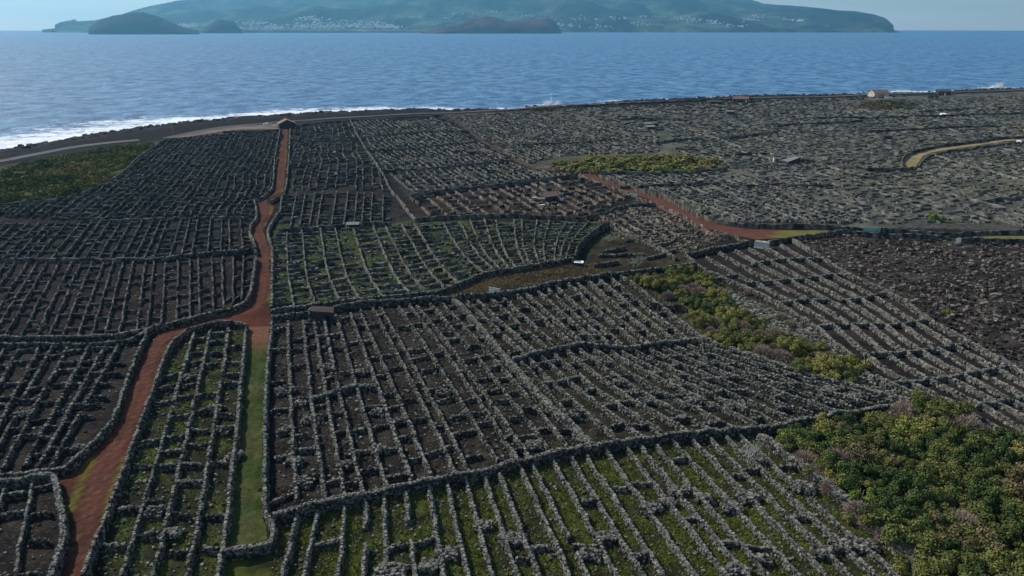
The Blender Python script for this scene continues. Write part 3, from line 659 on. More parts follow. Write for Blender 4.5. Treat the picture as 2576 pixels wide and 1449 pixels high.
B(P(1650,358, 1700,352, 1740,349, 1770,351), 'dark wall piece on the far slope right of the scrub patch', 1.4, .9, tint=.3)
B(P(1810,350, 1860,342, 1920,335, 1955,331), 'dark wall piece on the far slope left of the small ruin', 1.4, .9, tint=.3)
B(P(1955,316, 2010,311, 2080,308, 2170,304), 'thin dark wall far off below the red roofed house', 1.4, .9, tint=.3)
B(P(2310,279, 2380,275, 2440,273), 'short dark wall far off below the right hand houses', 1.4, .9, tint=.3)
B(P(2300,290, 2400,289, 2500,285, 2576,283), 'dark wall far off at the right edge', 1.4, .9, tint=.3)
B(P(1820,390, 1870,386, 1930,387), 'low dark wall between scrub patch and ruined house', 1.2, .9, tint=.3)
B(P(2000,399, 2040,405, 2150,440, 2280,460, 2400,490, 2500,515, 2600,535), 'long faint wall going down the right slope', 1.0, 1.2, tint=.5)
B(P(1700,315, 1800,345, 1900,385, 1955,405), 'faint long wall on the far right slope', 1.0, 1.2, tint=.5)
B(P(2350,388, 2450,420, 2576,455, 2700,490), 'faint wall below the pale lane', 1.0, 1.2, tint=.6)
B(P(2470,505, 2520,500, 2576,494, 2650,490), 'dark wall at the right edge at mid height', 1.3, .9, tint=.3)
B(P(1290,363, 1400,360, 1540,352), 'wall on the far centre slope right of the red track', 1.3, .9, tint=.35)
B(P(890,345, 1000,336, 1100,330, 1180,331), 'upper cross wall in the far centre plots', 1.3, .9, tint=.35)
B(P(920,378, 1000,376, 1100,366, 1200,357), 'middle cross wall in the far centre plots', 1.3, .9, tint=.35)
B(P(965,430, 1080,424, 1200,412, 1290,405), 'lower cross wall in the far centre plots', 1.4, .9, tint=.35)
B(P(560,332, 640,330, 704,328), 'dark wall along the near edge of the gravel yard', 1.3, .9, tint=.35)
B(P(728,318, 800,308, 880,302, 1000,296, 1110,291), 'dark wall behind the barn beside the coast road', 1.3, .9, tint=.35)
B(P(1450,265, 1600,258, 1780,250, 1900,248), 'dark wall along the coast road at the middle of the shore', 1.3, .9, tint=.3)
B(P(418,350, 360,385, 305,440, 228,480, 150,502, 60,512, -100,520), 'wall between the left scrub and the black plots', 1.2, .9, tint=.5)
B(P(1533,562, 1570,590, 1640,618, 1700,650), 'low wall right of the leafless fig tree', .9, .7, tint=.5)
B(P(1700,648, 1640,610, 1590,590, 1552,566), 'low wall in front of the brown plots by the road', .8, .6, tint=.5)
B(P(1515,635, 1545,628, 1570,622), 'short dark terrace wall beside the fig trees', 1.0, .7, tint=.4)
B(P(1495,666, 1530,662, 1555,658), 'lowest short terrace wall beside the fig trees', 1.0, .7, tint=.4)
B(P(1510,642, 1560,641, 1620,640), 'long low terrace wall between the two fig trees', .9, .7, tint=.4)
B(P(1575,605, 1605,600, 1680,580), 'upper terrace wall in the brown plot', .8, .6, tint=.4)
B(P(1640,620, 1685,610, 1700,600), 'small terrace wall left of the tank', .8, .6, tint=.4)
B(P(1620,650, 1660,642, 1700,628), 'middle terrace wall left of the tank', .8, .6, tint=.4)

B(P(2140,440, 2240,452, 2330,470, 2420,490), 'dark wall below the bend of the pale lane', 1.2, .8, tint=.3)
B(P(2180,330, 2290,326, 2400,318, 2520,316), 'thin dark wall above the pale lane', 1.4, .8, tint=.3)
B(P(1700,372, 1790,380, 1850,392), 'short wall right of the upper end of the scrub patch', 1.2, .8, tint=.3)
B(P(2040,296, 2120,293, 2200,296, 2290,292), 'thin wall far off below the cream gabled house', 1.4, .8, tint=.3)
B(P(1560,300, 1640,296, 1700,300), 'thin wall far off on the slope above the scrub patch', 1.4, .8, tint=.3)
B(P(2100,340, 2190,352, 2280,365, 2300,372), 'wall running down to the pale lane from above', 1.2, .8, tint=.4)
B(P(1860,440, 1940,450, 2050,470, 2150,500, 2250,545), 'long pale wall dropping towards the mint gate', 1.1, .9, tint=.7)
B(P(2380,505, 2480,540, 2576,568), 'faint wall above the lane at the right edge', 1.1, .8, tint=.5)
# ---- plots with traced cross lines: rows are carried from one cross line to the next
def plot(pname, pdesc, rungs, n, H=1.0, W=.65, tint=.6, cross=(7.0, .8, .9), cross_from=0.0, seed=0, jit=.12, skip=0.0, warm=0., breaks=True):
    r_ = np.random.default_rng(100+seed)
    R = [smooth(GP(r, .6), 1) for r in rungs]
    fr = np.arange(n+1)/n + np.r_[0, r_.normal(0, jit/n, n-1), 0]
    cols = []
    for i in range(n+1):
        pts = np.array([at_frac(r, fr[i]) for r in R]); pts = smooth(pts, 2)
        pts = resample(pts, 1.0)
        cols.append(pts)
    for i in range(1, n):
        pts = cols[i]; L_ = len(pts)
        a = int(r_.uniform(0, .03)*L_); b_ = L_-int(r_.uniform(0, .03)*L_)
        if r_.random() < skip:
            m = int(L_*r_.uniform(.3, .7)); g = max(2, int(r_.uniform(1.5, 4)))
            segs = [(a, m), (m+g, b_)]
        else: segs = [(a, b_)]
        for s0, s1 in segs:
            if s1-s0 > 2: wall(pts[s0:s1], H*r_.uniform(.9, 1.1), W*r_.uniform(.9, 1.15), 'row_wall', None, (pname, pdesc), tint*r_.uniform(.85, 1.15), True, warm, 0, .16, idx=i)
    sp, pr, ch = cross
    for i in range(n):
        L0 = np.hypot(*np.diff(cols[i], axis=0).T).sum()
        s = r_.uniform(.3, 1.0)*sp
        while s < L0-1.5:
            if r_.random() < pr:
                A_ = at_frac(cols[i], s/L0); B_ = at_frac(cols[i+1], min(1, (s+r_.normal(0, .5))/L0))
                f0, f1 = (0.0, r_.uniform(.62, 1)) if r_.random() < .5 else (1-r_.uniform(.62, 1), 1.0)
                wall(np.array([A_+(B_-A_)*f0, A_+(B_-A_)*(f0+f1)/2+r_.normal(0, .12, 2), A_+(B_-A_)*f1]), H*ch*r_.uniform(.85, 1.1), W*r_.uniform(.9, 1.4), 'cross_wall', None, (pname, pdesc), tint*r_.uniform(.45, .9), True, warm, 0, .1, idx=i)
            s += sp*r_.uniform(.6, 1.4)
    return cols
PC = plot('front', 'mossy front plot', [P(700,1312, 800,1290, 900,1268, 1040,1240, 1180,1213, 1320,1178, 1480,1146, 1620,1125, 1700,1115, 1850,1103, 1915,1100),
     P(640,1500, 2400,1510)], 26, .85, .54, .9, (12, .35, .9), seed=1, skip=.12)
PA = plot('leftcentre', 'dark plot right of the grass lane', [P(690,810, 779,800, 840,795, 915,780, 993,774, 1138,758), P(682,1000, 800,1000, 990,975, 1180,930, 1300,910), P(682,1295, 800,1268, 900,1244, 1040,1216, 1180,1189, 1320,1151, 1485,1122)], 15, .88, .50, .58, (6.2, .75, .85), seed=2, skip=.25)
PD = plot('upcentre', 'upper centre striped plot', [P(1138,758, 1187,760, 1252,756, 1342,742, 1404,722, 1468,710, 1565,697), P(1288,900, 1353,886, 1427,868, 1483,862, 1534,868, 1594,870, 1673,862, 1755,852)], 15, .95, .62, .66, (7.5, .8, .9), seed=3, jit=.07)
PE = plot('lowcentre', 'lower centre striped plot', [P(1302,915, 1353,898, 1427,884, 1483,880, 1534,890, 1594,890, 1673,878, 1751,868, 1800,870), P(1400,1020, 1700,990, 1930,950, 2030,945), P(1500,1125, 1620,1098, 1700,1088, 1850,1076, 1935,1070, 2040,1046, 2140,1028, 2285,1008)], 15, .95, .64, .68, (7.0, .8, .9), seed=4, jit=.07)
PR = plot('right', 'striped vineyard at the right', [P(1733,650, 1800,637, 1860,624, 1960,612, 1990,605), P(1800,692, 1963,662, 2058,645), P(1880,722, 2008,705, 2130,688), P(1955,768, 2079,757, 2222,728), P(2060,824, 2154,820, 2235,818, 2331,803), P(2168,930, 2276,892, 2350,880, 2450,868), P(2226,966, 2318,961, 2402,947, 2471,933, 2570,930), P(2400,1048, 2457,1024, 2576,1000, 2690,1000), P(2560,1150, 2900,1100)], 7, .95, .72, .95, (900, 0, 1), seed=5, jit=.04)
def rung_cross(rl, a=0., b=1., H=.95, lab=None): wall([rl[0]]+list(rl[1:]), H, .75, 'cross_wall', None, ('right', 'striped vineyard at the right'), .75, idx=int(rl[0][0]))
for rl in (P(1893,664, 1925,657, 1963,651), P(1965,652, 2001,650, 2062,650), P(1800,700, 1826,693, 1860,688), P(1878,712, 1915,708, 1946,705), P(1948,705, 2008,702, 2060,694), P(2062,694, 2085,690, 2118,689), P(1953,762, 1985,760, 2021,754), P(2025,755, 2050,755, 2079,754), P(2120,754, 2157,751, 2222,735),
           P(2060,822, 2110,820, 2154,817), P(2156,818, 2200,817, 2235,817), P(2237,817, 2290,812, 2329,803), P(2175,896, 2195,893, 2221,892), P(2226,893, 2250,890, 2276,889), P(2285,887, 2320,882, 2350,878), P(2369,873, 2400,868, 2424,866), P(2240,968, 2280,964, 2318,961), P(2320,960, 2360,953, 2402,947), P(2404,946, 2440,938, 2471,933), P(2475,932, 2515,924, 2554,917), P(2457,1024, 2515,1010, 2570,1000)):
    rung_cross(rl)
PB = plot('betweenroads', 'green plot between red road and grass lane', [P(440,850, 520,828, 614,824), P(405,930, 609,930), P(352,1075, 597,1075), P(300,1225, 580,1225), P(242,1380, 564,1380), P(205,1470, 545,1470)], 4, .95, .52, .6, (5.5, .8, .9), seed=6, skip=.2)
PF = plot('leftfront', 'dark plot left of the lower road', [P(-250,885, 0,872, 160,872, 345,858), P(-400,1215, 0,1196, 170,1176)], 14, .85, .48, .27, (5.0, .8, .9), seed=7, skip=.2)  # low tint in these four left plots stands for dimmer light there
PG = plot('corner', 'bottom left corner plot', [P(-200,1250, 0,1222, 137,1200), P(-420,1500, 0,1500, 110,1500)], 6, .85, .48, .27, (5.0, .8, .9), seed=8)
PH = plot('leftmid', 'dark plot left of the road junction', [P(-300,668, 0,660, 259,658, 400,660, 520,648, 640,640), P(-520,860, 0,848, 259,848, 379,824, 520,790, 632,745)], 34, .85, .48, .27, (6.5, .75, .9), seed=9, skip=.3)
PI = plot('leftupper', 'black plot above the double cross wall', [P(-420,575, 0,560, 200,556, 420,550, 626,548), P(-600,665, 0,652, 259,651, 400,652, 560,634, 640,630)], 40, .85, .48, .27, (5.5, .8, .9), seed=10)
PM = plot('greenmid', 'mossy plot right of the narrow road', [P(680,582, 830,573, 985,567, 1085,560), P(676,690, 785,692, 902,694, 1020,688, 1150,660), P(684,778, 779,769, 905,751, 1020,740, 1122,726, 1192,700)], 10, .9, .5, .7, (4.2, .9, .85), seed=11, skip=.2)
PN = plot('greenright', 'weedy plot left of the tall dark wall', [P(1085,560, 1250,545, 1400,553, 1520,560), P(1145,650, 1300,620, 1465,602), P(1205,692, 1342,668, 1440,648)], 13, .75, .5, .6, (3.6, .85, .9), seed=12, skip=.6)
PK = plot('fanplot', 'dark plot above the lean-to', [P(715,487, 850,480, 985,488), P(698,572, 830,566, 985,560)], 11, .9, .5, .55, (4.6, .8, .9), seed=13)
# ---- wider fields: parallel rows cut to the field outline
def field(pname, pdesc, poly, vp, spacing, csp, H, W, tint, seed, cprob=.8, gaps=.06, wav=1.2, warm=0.):
    r_ = np.random.default_rng(300+seed)
    pw = GP(poly, .3)
    d = np.array(((vp-CX)/F, 1/math.cos(PITCH))); d /= np.hypot(*d); nn = np.array((d[1], -d[0]))
    s = pw@d; t_ = pw@nn
    offs = []; o = t_.min()
    while o < t_.max():
        offs.append(o); o += spacing*r_.uniform(.75, 1.25)
    sl = np.arange(s.min(), s.max(), 1.2)
    lines = []
    for i, o in enumerate(offs):
        p = o*nn[None, :]+sl[:, None]*d[None, :]
        p = p + nn[None, :]*(wav*3*(fbm(p[:, 0]/28, p[:, 1]/28, 2, 301)-.5))[:, None]
        lines.append(p)
        m = inpoly(p[:, 0], p[:, 1], pw) & ~excl(p[:, 0], p[:, 1])
        run = []
        brk = r_.integers(18, 45)
        for k in range(len(sl)):
            if m[k] and len(run) < brk and r_.random() > gaps*.15: run.append(p[k])
            else:
                if len(run) > 3: wall(np.array(run), H*r_.uniform(.8, 1.15), W*r_.uniform(.85, 1.2), 'row_wall', None, (pname, pdesc), tint*r_.uniform(.8, 1.15), True, warm, 0, .2, idx=i)
                run = []; brk = r_.integers(18, 45)
    for i in range(len(lines)-1):
        k = r_.uniform(0, csp)/1.2
        while k < len(sl)-1:
            kk = int(k); A_ = lines[i][kk]; B_ = lines[i+1][kk]
            if inpoly(A_[0], A_[1], pw) and not excl(A_[0], A_[1]) and r_.random() < cprob:
                f0, f1 = (0.0, r_.uniform(.6, 1)) if r_.random() < .5 else (1-r_.uniform(.6, 1), 1.0)
                wall(np.array([A_+(B_-A_)*f0, A_+(B_-A_)*f1+d*r_.normal(0, .5)]), H*r_.uniform(.8, 1.1), W*r_.uniform(.9, 1.4), 'cross_wall', None, (pname, pdesc), tint*r_.uniform(.7, 1.1), True, warm, 0, .1, idx=i)
            k += csp/1.2*r_.uniform(.6, 1.5)
field('blackfar', 'black plots beside the left scrub', P(-150,545, -100,525, 60,514, 150,504, 228,483, 305,442, 360,388, 420,352, 560,336, 704,331, 700,400, 694,470, 636,504, 636,545, 420,545, 200,552), 800, 2.9, 4.6, .85, .48, .30, 1)
field('brownfar', 'brown plots right of the far road', P(728,325, 878,304, 905,350, 935,395, 965,440, 990,482, 850,474, 716,480), 850, 3.4, 5.0, .8, .5, .38, 2, cprob=.75, gaps=.5)
field('lichfar', 'grey plots behind the hut', P(890,303, 1110,293, 1200,358, 1320,425, 1455,438, 1030,487, 975,440), 520, 3.0, 4.4, .8, .5, .62, 3, gaps=.3)
field('hutplot', 'brown plot around the hut', P(1030,494, 1452,446, 1590,498, 1480,545, 1300,535, 1048,545), 560, 4.6, 6.5, .85, .7, .55, 4, gaps=.5, warm=.25)
field('roadplot', 'rubbly dark plot below the right hand road', P(1480,550, 1610,518, 1760,575, 1700,600, 1600,602, 1560,572), 560, 3.8, 5, .8, .7, .6, 5, gaps=.5, warm=.2)
field('lichright', 'pale lichen plots above the right hand road', P(1510,444, 1800,432, 1975,466, 2160,560, 1860,558, 1780,544, 1680,490), 520, 3.6, 3.4, .85, .65, .8, 6, gaps=.8)
field('lichmid', 'pale plots behind the green scrub patch', P(1130,291, 1340,280, 1650,330, 1660,380, 1420,392, 1320,415, 1250,375, 1190,330), 520, 3.2, 4.6, .8, .55, .62, 7, gaps=.4)
field('slope', 'grey lichen slope at the right', P(1660,300, 2000,262, 2576,240, 2720,236, 2720,560, 2180,565, 1980,466, 1830,425, 1700,380), 600, 4.3, 4.6, .6, .6, .78, 8, gaps=1.6, cprob=.8)
field('coastmid', 'grey slope below the coast road', P(1340,278, 1900,252, 2300,240, 2000,262, 1660,300, 1650,330), 600, 6.5, 8, .8, .8, .55, 9, gaps=1.6)
print('walls', len(WALLS))
# ---- turn the collected walls into objects
def seen(w_):
    u, v = proj(w_['p'][:, 0], w_['p'][:, 1], 0.5); return ((u > -30) & (u < 2606) & (v < 1480)).any()
def psize(w_): return w_['len']*w_['H']/w_['dist']**1.6*(1 if seen(w_) else .02)
byk = {}
for w_ in WALLS: byk.setdefault(w_['kind'], []).append(w_)
SM = []
for k in range(6):
    v = BV*(1+.5*(rng.random((8, 3))-.5)); me = mesh_from('stone', v, BQ, None, None); SM.append(me)
M_capstone, ntc, bc = mat_new('cap_stone', .93, .2)
oi = N(ntc, 'ShaderNodeObjectInfo'); crp = N(ntc, 'ShaderNodeValToRGB'); crp.color_ramp.interpolation = 'CONSTANT'
for pos, c_ in ((0, (.06,.056,.054)), (.15, (.11,.107,.092)), (.4, (.135,.13,.113)), (.65, (.17,.165,.14)), (.85, (.23,.225,.19))):
    el = crp.color_ramp.elements.new(pos) if pos else crp.color_ramp.elements[0]; el.color = c_+(1,)
ntc.links.new(oi.outputs['Random'], crp.inputs[0]); 
nn_ = N(ntc, 'ShaderNodeTexNoise'); nn_.inputs['Scale'].default_value = 5; nn_.inputs['Detail'].default_value = 6
geo_ = N(ntc, 'ShaderNodeNewGeometry'); ntc.links.new(geo_.outputs['Position'], nn_.inputs[0])
mm = N(ntc, 'ShaderNodeMapRange'); mm.inputs[1].default_value = .3; mm.inputs[2].default_value = .7; mm.inputs[3].default_value = .6; mm.inputs[4].default_value = 1.3
ntc.links.new(nn_.outputs[0], mm.inputs[0]); vs = N(ntc, 'ShaderNodeVectorMath', operation='SCALE'); ntc.links.new(crp.outputs[0], vs.inputs[0]); ntc.links.new(mm.outputs[0], vs.inputs['Scale']); ntc.links.new(vs.outputs[0], bc.inputs['Base Color'])
for me in SM: me.materials.append(M_capstone)
chosen = []; remaining = {}
for k, ws in byk.items():
    ws.sort(key=lambda a: -psize(a))
    lim = 290 if k != 'boundary_wall' else 999
    chosen += ws[:lim]; remaining[k] = ws[lim:]
# labels that tell one row from the next
grp = {}
for w_ in chosen:
    if w_['label'] is None: grp.setdefault((w_['plot'][0], w_['kind']), []).append(w_)
for (pn, kd), ws in grp.items():
    desc = ws[0]['plot'][1]
    if kd == 'row_wall':
        ws.sort(key=lambda a: (a['mid'][0]/a['mid'][1]))
        for i, w_ in enumerate(ws): w_['label'] = '%s stone row wall from the left in the %s' % (ordw(i+1), desc)
    else:
        ids = sorted(set(w_['idx'] for w_ in ws)) if pn != 'right' else None
        if pn == 'right':
            ws.sort(key=lambda a: -a['mid'][1])
            for i, w_ in enumerate(ws): w_['label'] = '%s short cross wall from the top of the %s' % (ordw(i+1), desc)
        else:
            for si, s_ in enumerate(ids):
                sub = sorted([w_ for w_ in ws if w_['idx'] == s_], key=lambda a: a['mid'][1])
                for i, w_ in enumerate(sub): w_['label'] = '%s cross wall from the front, strip %s from the left, %s' % (ordw(i+1), ordw(si+1), desc)
n_ind = 0
for w_ in chosen:
    isnear = w_['dist'] < 104 and w_['kind'] != 'cross_wall' and w_['mid'][1] > 60
    org = (float(w_['p'][0, 0]), float(w_['p'][0, 1]), float(hz(*w_['p'][0])))
    grpn = {'row_wall': 'row walls of the %s', 'cross_wall': 'cross walls of the %s'}.get(w_['kind'])
    grpn = grpn % w_['plot'][1] if grpn else None
    ni = 0
    if isnear and n_ind < 2600: ni = 60 if w_['kind'] == 'row_wall' else 250
    parts, ind = wall_geo(w_, ni)
    V, Fc, C = join_geo(parts, org); TRI[0] += len(Fc)*2
    if ni and ind is not None and len(ind) and w_['dist'] < 150:
        root = obj(w_['kind'], None, loc=org, label=w_['label'], cat='wall', group=grpn)
        root.empty_display_size = .2
        obj('rubble', mesh_from('rubble', V, Fc, C, M_stone), root, kind='stuff')
        for c_, s_, a_ in zip(*ind):
            o = bpy.data.objects.new('stone', SM[int(rng.integers(6))]); COL.objects.link(o); o.parent = root
            o.location = (c_[0]-org[0], c_[1]-org[1], c_[2]-org[2]); o.scale = tuple(s_); o.rotation_euler = (rng.normal(0, .2), rng.normal(0, .2), a_+rng.normal(0, .4)); n_ind += 1
    else:
        obj(w_['kind'], mesh_from(w_['kind'], V, Fc, C, M_stone if w_['dist'] < 205 else M_farstone), loc=org, label=w_['label'], cat='wall', group=grpn)
for k, ws in remaining.items():
    if not ws: continue
    for nm, sel, mt, lb in (('near', [a for a in ws if a['dist'] <= 205], M_stone, 'smaller'), ('far', [a for a in ws if a['dist'] > 205], M_farstone, 'distant')):
        if not sel: continue
        pr = []
        for w_ in sel: pr += wall_geo(w_)[0]
        V, Fc, C = join_geo(pr); TRI[0] += len(Fc)*2
        obj(('distant_' if nm == 'far' else 'small_')+k+'s', mesh_from(k, V, Fc, C, mt), label='%s %s of dark lava stone filling the vineyard plots' % (lb, k.replace('_', ' ')+'s'), cat='walls', kind='stuff')
print('wall tris', TRI[0], 'individual stones', n_ind)
# ------------------------------------------------------------------ heaps of stone at the crossings
PILES = [(1300,1361,1.2,'front'),(1520,1357,1.2,'front'),(1483,1399,1.2,'front'),(1636,1283,1.3,'front'),(1678,1269,1.0,'front'),(1706,1237,1.2,'front'),(1771,1255,1.1,'front'),(1840,1278,1.2,'front'),(1882,1251,1.4,'front'),(1858,1440,1.2,'front'),(1914,1412,1.1,'front'),
 (2119,1375,1.3,'front'),(2175,1375,1.3,'front'),(2068,1392,1.3,'front'),(2024,1227,1.4,'front'),(1280,1359,1.2,'front'),(1126,1396,1.4,'front'),(1215,1325,1.0,'front'),(985,1442,1.8,'front'),(1083,1427,1.2,'front'),
 (954,1132,1.2,'left'),(864,1174,1.2,'left'),(762,1216,1.3,'left'),(742,1162,1.2,'left'),(724,1083,1.2,'left'),(787,1055,1.5,'left'),(756,1016,1.1,'left'),(718,981,1.6,'left'),(819,923,1.5,'left'),(909,935,1.2,'left'),(951,1037,1.1,'left'),(1003,1062,1.0,'left'),(1115,985,1.1,'left'),(1172,1042,1.0,'left'),(888,1145,1.0,'left'),
 (1440,1050,1.2,'mid'),(1560,960,1.3,'mid'),(1500,905,1.2,'mid'),(1620,1010,1.2,'mid'),(1700,965,1.2,'mid'),(1745,1010,1.3,'mid'),(1850,1020,1.6,'mid'),(1640,940,1.1,'mid'),(1345,1120,1.3,'mid'),(2080,985,1.6,'mid'),(2150,1000,1.6,'mid'),
 (160,640,1.2,'far'),(480,950,1.2,'road'),(540,1030,1.3,'road'),(560,1085,1.2,'road'),(390,1290,1.2,'road'),(590,1150,1.2,'road'),(62,1040,1.5,'corner'),(200,1130,1.0,'corner'),(430,1345,1.2,'road')]
PD_ = {'front': 'in the mossy front plot', 'left': 'in the dark plot right of the grass lane', 'mid': 'among the central striped rows', 'far': 'in the black plots', 'road': 'between red road and grass lane', 'corner': 'left of the lower red road'}
byp = {}
for p_ in PILES: byp.setdefault(p_[3], []).append(p_)
for kx, ps in byp.items():
    ps.sort(key=lambda a: a[0])
    for i, (u, v, r, _) in enumerate(ps):
        r *= .84
        g = G(u, v, .5); n = int(80*r*r)
        a = rng.random((n, 2))*2-1; rx, ry = r*1.25, r*.95
        xy = a*np.array((rx, ry)); hgt = (.85*np.sqrt(np.clip(1.15-np.abs(a).max(1)**3, 0, 1)))*.95*(.35+.65*rng.random(n)**.35)
        ang = rng.normal(0, .25); ca, sa = math.cos(ang), math.sin(ang)
        X = xy[:, 0]*ca-xy[:, 1]*sa; Y = xy[:, 0]*sa+xy[:, 1]*ca
        V, Fc, C = rocks(np.c_[X, Y, hgt], .36*rng.uniform(.7, 1.3, (n, 3)), rng.random(n)*6, stone_cols(n, (.8 if kx in ('front', 'mid') else .5), 0))
        # solid heart of the heap
        hv = unit_box()*np.array((rx*1.7, ry*1.7, .8)); hv = np.stack([hv[:, 0]*ca-hv[:, 1]*sa, hv[:, 0]*sa+hv[:, 1]*ca, hv[:, 2]-.1], -1)
        Fc = np.concatenate([Fc, BQ5+len(V)]); V = np.concatenate([V, hv]); C = np.concatenate([C, np.tile((.04, .04, .04), (8, 1))])
        obj('stone_pile', mesh_from('stone_pile', V, Fc, C, M_stone), loc=(g[0], g[1], float(hz(*g))), label='%s stone heap from left %s' % (ordw(i+1), PD_[kx]), cat='stone pile', group='stone heaps '+PD_[kx])

# ------------------------------------------------------------------ shrubs
def mat_leaf(name, c1, c2, c3):
    m, nt, b = mat_new(name, .75, .25); l = nt.links.new
    at = N(nt, 'ShaderNodeAttribute', attribute_name='Col'); oi = N(nt, 'ShaderNodeObjectInfo')
    mx = N(nt, 'ShaderNodeMix', data_type='RGBA'); mx.inputs[6].default_value = c1+(1,); mx.inputs[7].default_value = c2+(1,)
    l(oi.outputs['Random'], mx.inputs[0])
    mx2 = N(nt, 'ShaderNodeMix', data_type='RGBA'); l(mx.outputs[2], mx2.inputs[6]); mx2.inputs[7].default_value = c3+(1,)
    sp = N(nt, 'ShaderNodeSeparateColor'); l(at.outputs['Color'], sp.inputs[0]); l(sp.outputs[1], mx2.inputs[0])
    sc_ = N(nt, 'ShaderNodeVectorMath', operation='SCALE'); l(mx2.outputs[2], sc_.inputs[0]); l(sp.outputs[0], sc_.inputs['Scale'])
    l(sc_.outputs[0], b.inputs['Base Color']); return m
ML = {'olive': mat_leaf('olive_leaves', (.066,.092,.016), (.098,.110,.020), (.16,.13,.04)),
      'dark': mat_leaf('dark_leaves', (.032,.060,.012), (.050,.080,.014), (.08,.095,.02)),
      'yellow': mat_leaf('yellow_green_leaves', (.150,.170,.026), (.175,.165,.034), (.221,.163,.065)),
      'brown': mat_leaf('brown_leaves', (.111,.078,.034), (.104,.091,.031), (.156,.130,.065)),
      'bright': mat_leaf('bright_leaves', (.098,.163,.018), (.117,.169,.021), (.156,.182,.039))}
M_bark = mat_plain('grey_bark', (.19,.165,.14), .9, .25, 6)
M_pale = mat_plain('pale_bark', (.34,.33,.29), .9, .15, 6)
M_palegreen = mat_plain('lichened_twigs', (.27,.29,.19), .9, .2, 4)
M_twig = mat_plain('pinkish_twigs', (.27,.20,.155), .95, .25, 3)
M_twigtan = mat_plain('tan_twigs', (.27,.215,.14), .95, .25, 3)
def crown_mesh(seed, n=1700, leaf=.20, r=1.0, h=1.0, lobes=11):
    r_ = np.random.default_rng(seed)
    lc = np.c_[r_.normal(0, .48, lobes), r_.normal(0, .48, lobes), r_.uniform(.25, .85, lobes)]
    lr = r_.uniform(.16, .40, lobes)*(1 if lobes < 15 else .9); lt = r_.random(lobes)
    k = r_.integers(0, lobes, n)
    d = r_.normal(0, 1, (n, 3)); d[:, 2] = np.abs(d[:, 2])*1.0-.25; d /= np.linalg.norm(d, axis=1)[:, None]
    rad = lr[k]*(1.12-.5*r_.random(n)**1.2)*(1+.22*(vn(d[:, 0]*5+k*7, d[:, 1]*5, seed)-.5))
    c = lc[k]+d*rad[:, None]; c[:, 2] = np.maximum(c[:, 2], .03)
    c = c*np.array((r, r, h))
    nrm = d+r_.normal(0, .55, (n, 3)); nrm /= np.linalg.norm(nrm, axis=1)[:, None]
    a = np.cross(nrm, r_.normal(0, 1, (n, 3))); a /= np.linalg.norm(a, axis=1)[:, None]; b_ = np.cross(nrm, a)
    s = leaf*r_.uniform(.5, 1.2, n)[:, None]
    V = np.stack([c-a*s*.5-b_*s*.35, c+a*s*.5-b_*s*.3, c+a*s*.35+b_*s*.5, c-a*s*.45+b_*s*.4], 1).reshape(-1, 3)
    col = np.stack([r_.uniform(.62, 1.35, n)*(.75+.5*lt[k]), np.clip(lt[k]*.35+r_.normal(0, .12, n), 0, 1), r_.random(n)], -1)
    return V, np.arange(n*4).reshape(-1, 4), np.repeat(col, 4, 0)
def tube(path, r0, r1, sides=4):
    path = np.asarray(path, float); n = len(path); V = []
    for i, p in enumerate(path):
        t_ = path[min(i+1, n-1)]-path[max(i-1, 0)]; t_ = t_/max(1e-6, np.linalg.norm(t_))
        a = np.cross(t_, (0.3, .5, .81)); a /= max(1e-6, np.linalg.norm(a)); b_ = np.cross(t_, a); rr = r0+(r1-r0)*i/(n-1)
        for k in range(sides):
            an = 2*math.pi*k/sides; V.append(p+rr*(a*math.cos(an)+b_*math.sin(an)))
    Fc = [(i*sides+k, i*sides+(k+1) % sides, (i+1)*sides+(k+1) % sides, (i+1)*sides+k) for i in range(n-1) for k in range(sides)]
    return np.array(V), np.array(Fc)
def branching(seed, levels=3, L0=1.0, r0=.09, nb=4, spread=.75, limbs=6, up=.55, sides=4):
    r_ = np.random.default_rng(seed); Vs = []; Fs = []; k = 0
    stack = []
    for i in range(limbs):
        a = 2*math.pi*i/limbs+r_.normal(0, .3); stack.append((np.zeros(3), np.array((math.cos(a), math.sin(a), up+r_.uniform(0, .9))), L0*r_.uniform(.8, 1.2), r0, 0))
    while stack:
        p, d, Ln, rr, lv = stack.pop(); d = d/np.linalg.norm(d)
        pts = [p]; n = 4
        for j in range(n):
            d = d+r_.normal(0, .22, 3)+np.array((0, 0, .06)); d /= np.linalg.norm(d); p = p+d*Ln/n; pts.append(p)
            if lv < levels and j >= 1:
                for _ in range(1 if j < n-1 else 2):
                    dd = d+r_.normal(0, spread, 3); stack.append((p, dd, Ln*r_.uniform(.5, .75), rr*.55, lv+1))
        v, f = tube(pts, rr, rr*.5, sides if lv < 2 else 3); Vs.append(v); Fs.append([tuple(q+k for q in ff) for ff in f]); k += len(v)
    return np.concatenate(Vs), np.array([f for F_ in Fs for f in F_])
def stems_mesh(seed, r, h, n=7):
    r_ = np.random.default_rng(seed); V = []; Fc = []; k = 0
    for i in range(n):
        a = r_.uniform(0, 6.28); e_ = np.array((math.cos(a)*r*.45, math.sin(a)*r*.45, h*r_.uniform(.5, .85)))
        v, f = tube([(0, 0, -.1), e_*np.array((.35, .35, .4))+r_.normal(0, .06, 3), e_], .07, .02); V.append(v); Fc.append(f+k); k += len(v)
    return np.concatenate(V), np.concatenate(Fc)
CR = {}
for kind in ML:
    CR[kind] = []
    for j in range(2):
        sd_ = hash_ = (sum(map(ord, kind))*7+j*31)
        V, Fc, C = crown_mesh(sd_, 4600, .085, 1, 1, 14); CR[kind].append(mesh_from('crown', V, Fc, C, ML[kind]))
CRF = {kind: [mesh_from('crown', *crown_mesh(sum(map(ord, kind))+j*5+900, 700, .20, 1, 1, 9), ML[kind]) for j in range(3)] for kind in ML}
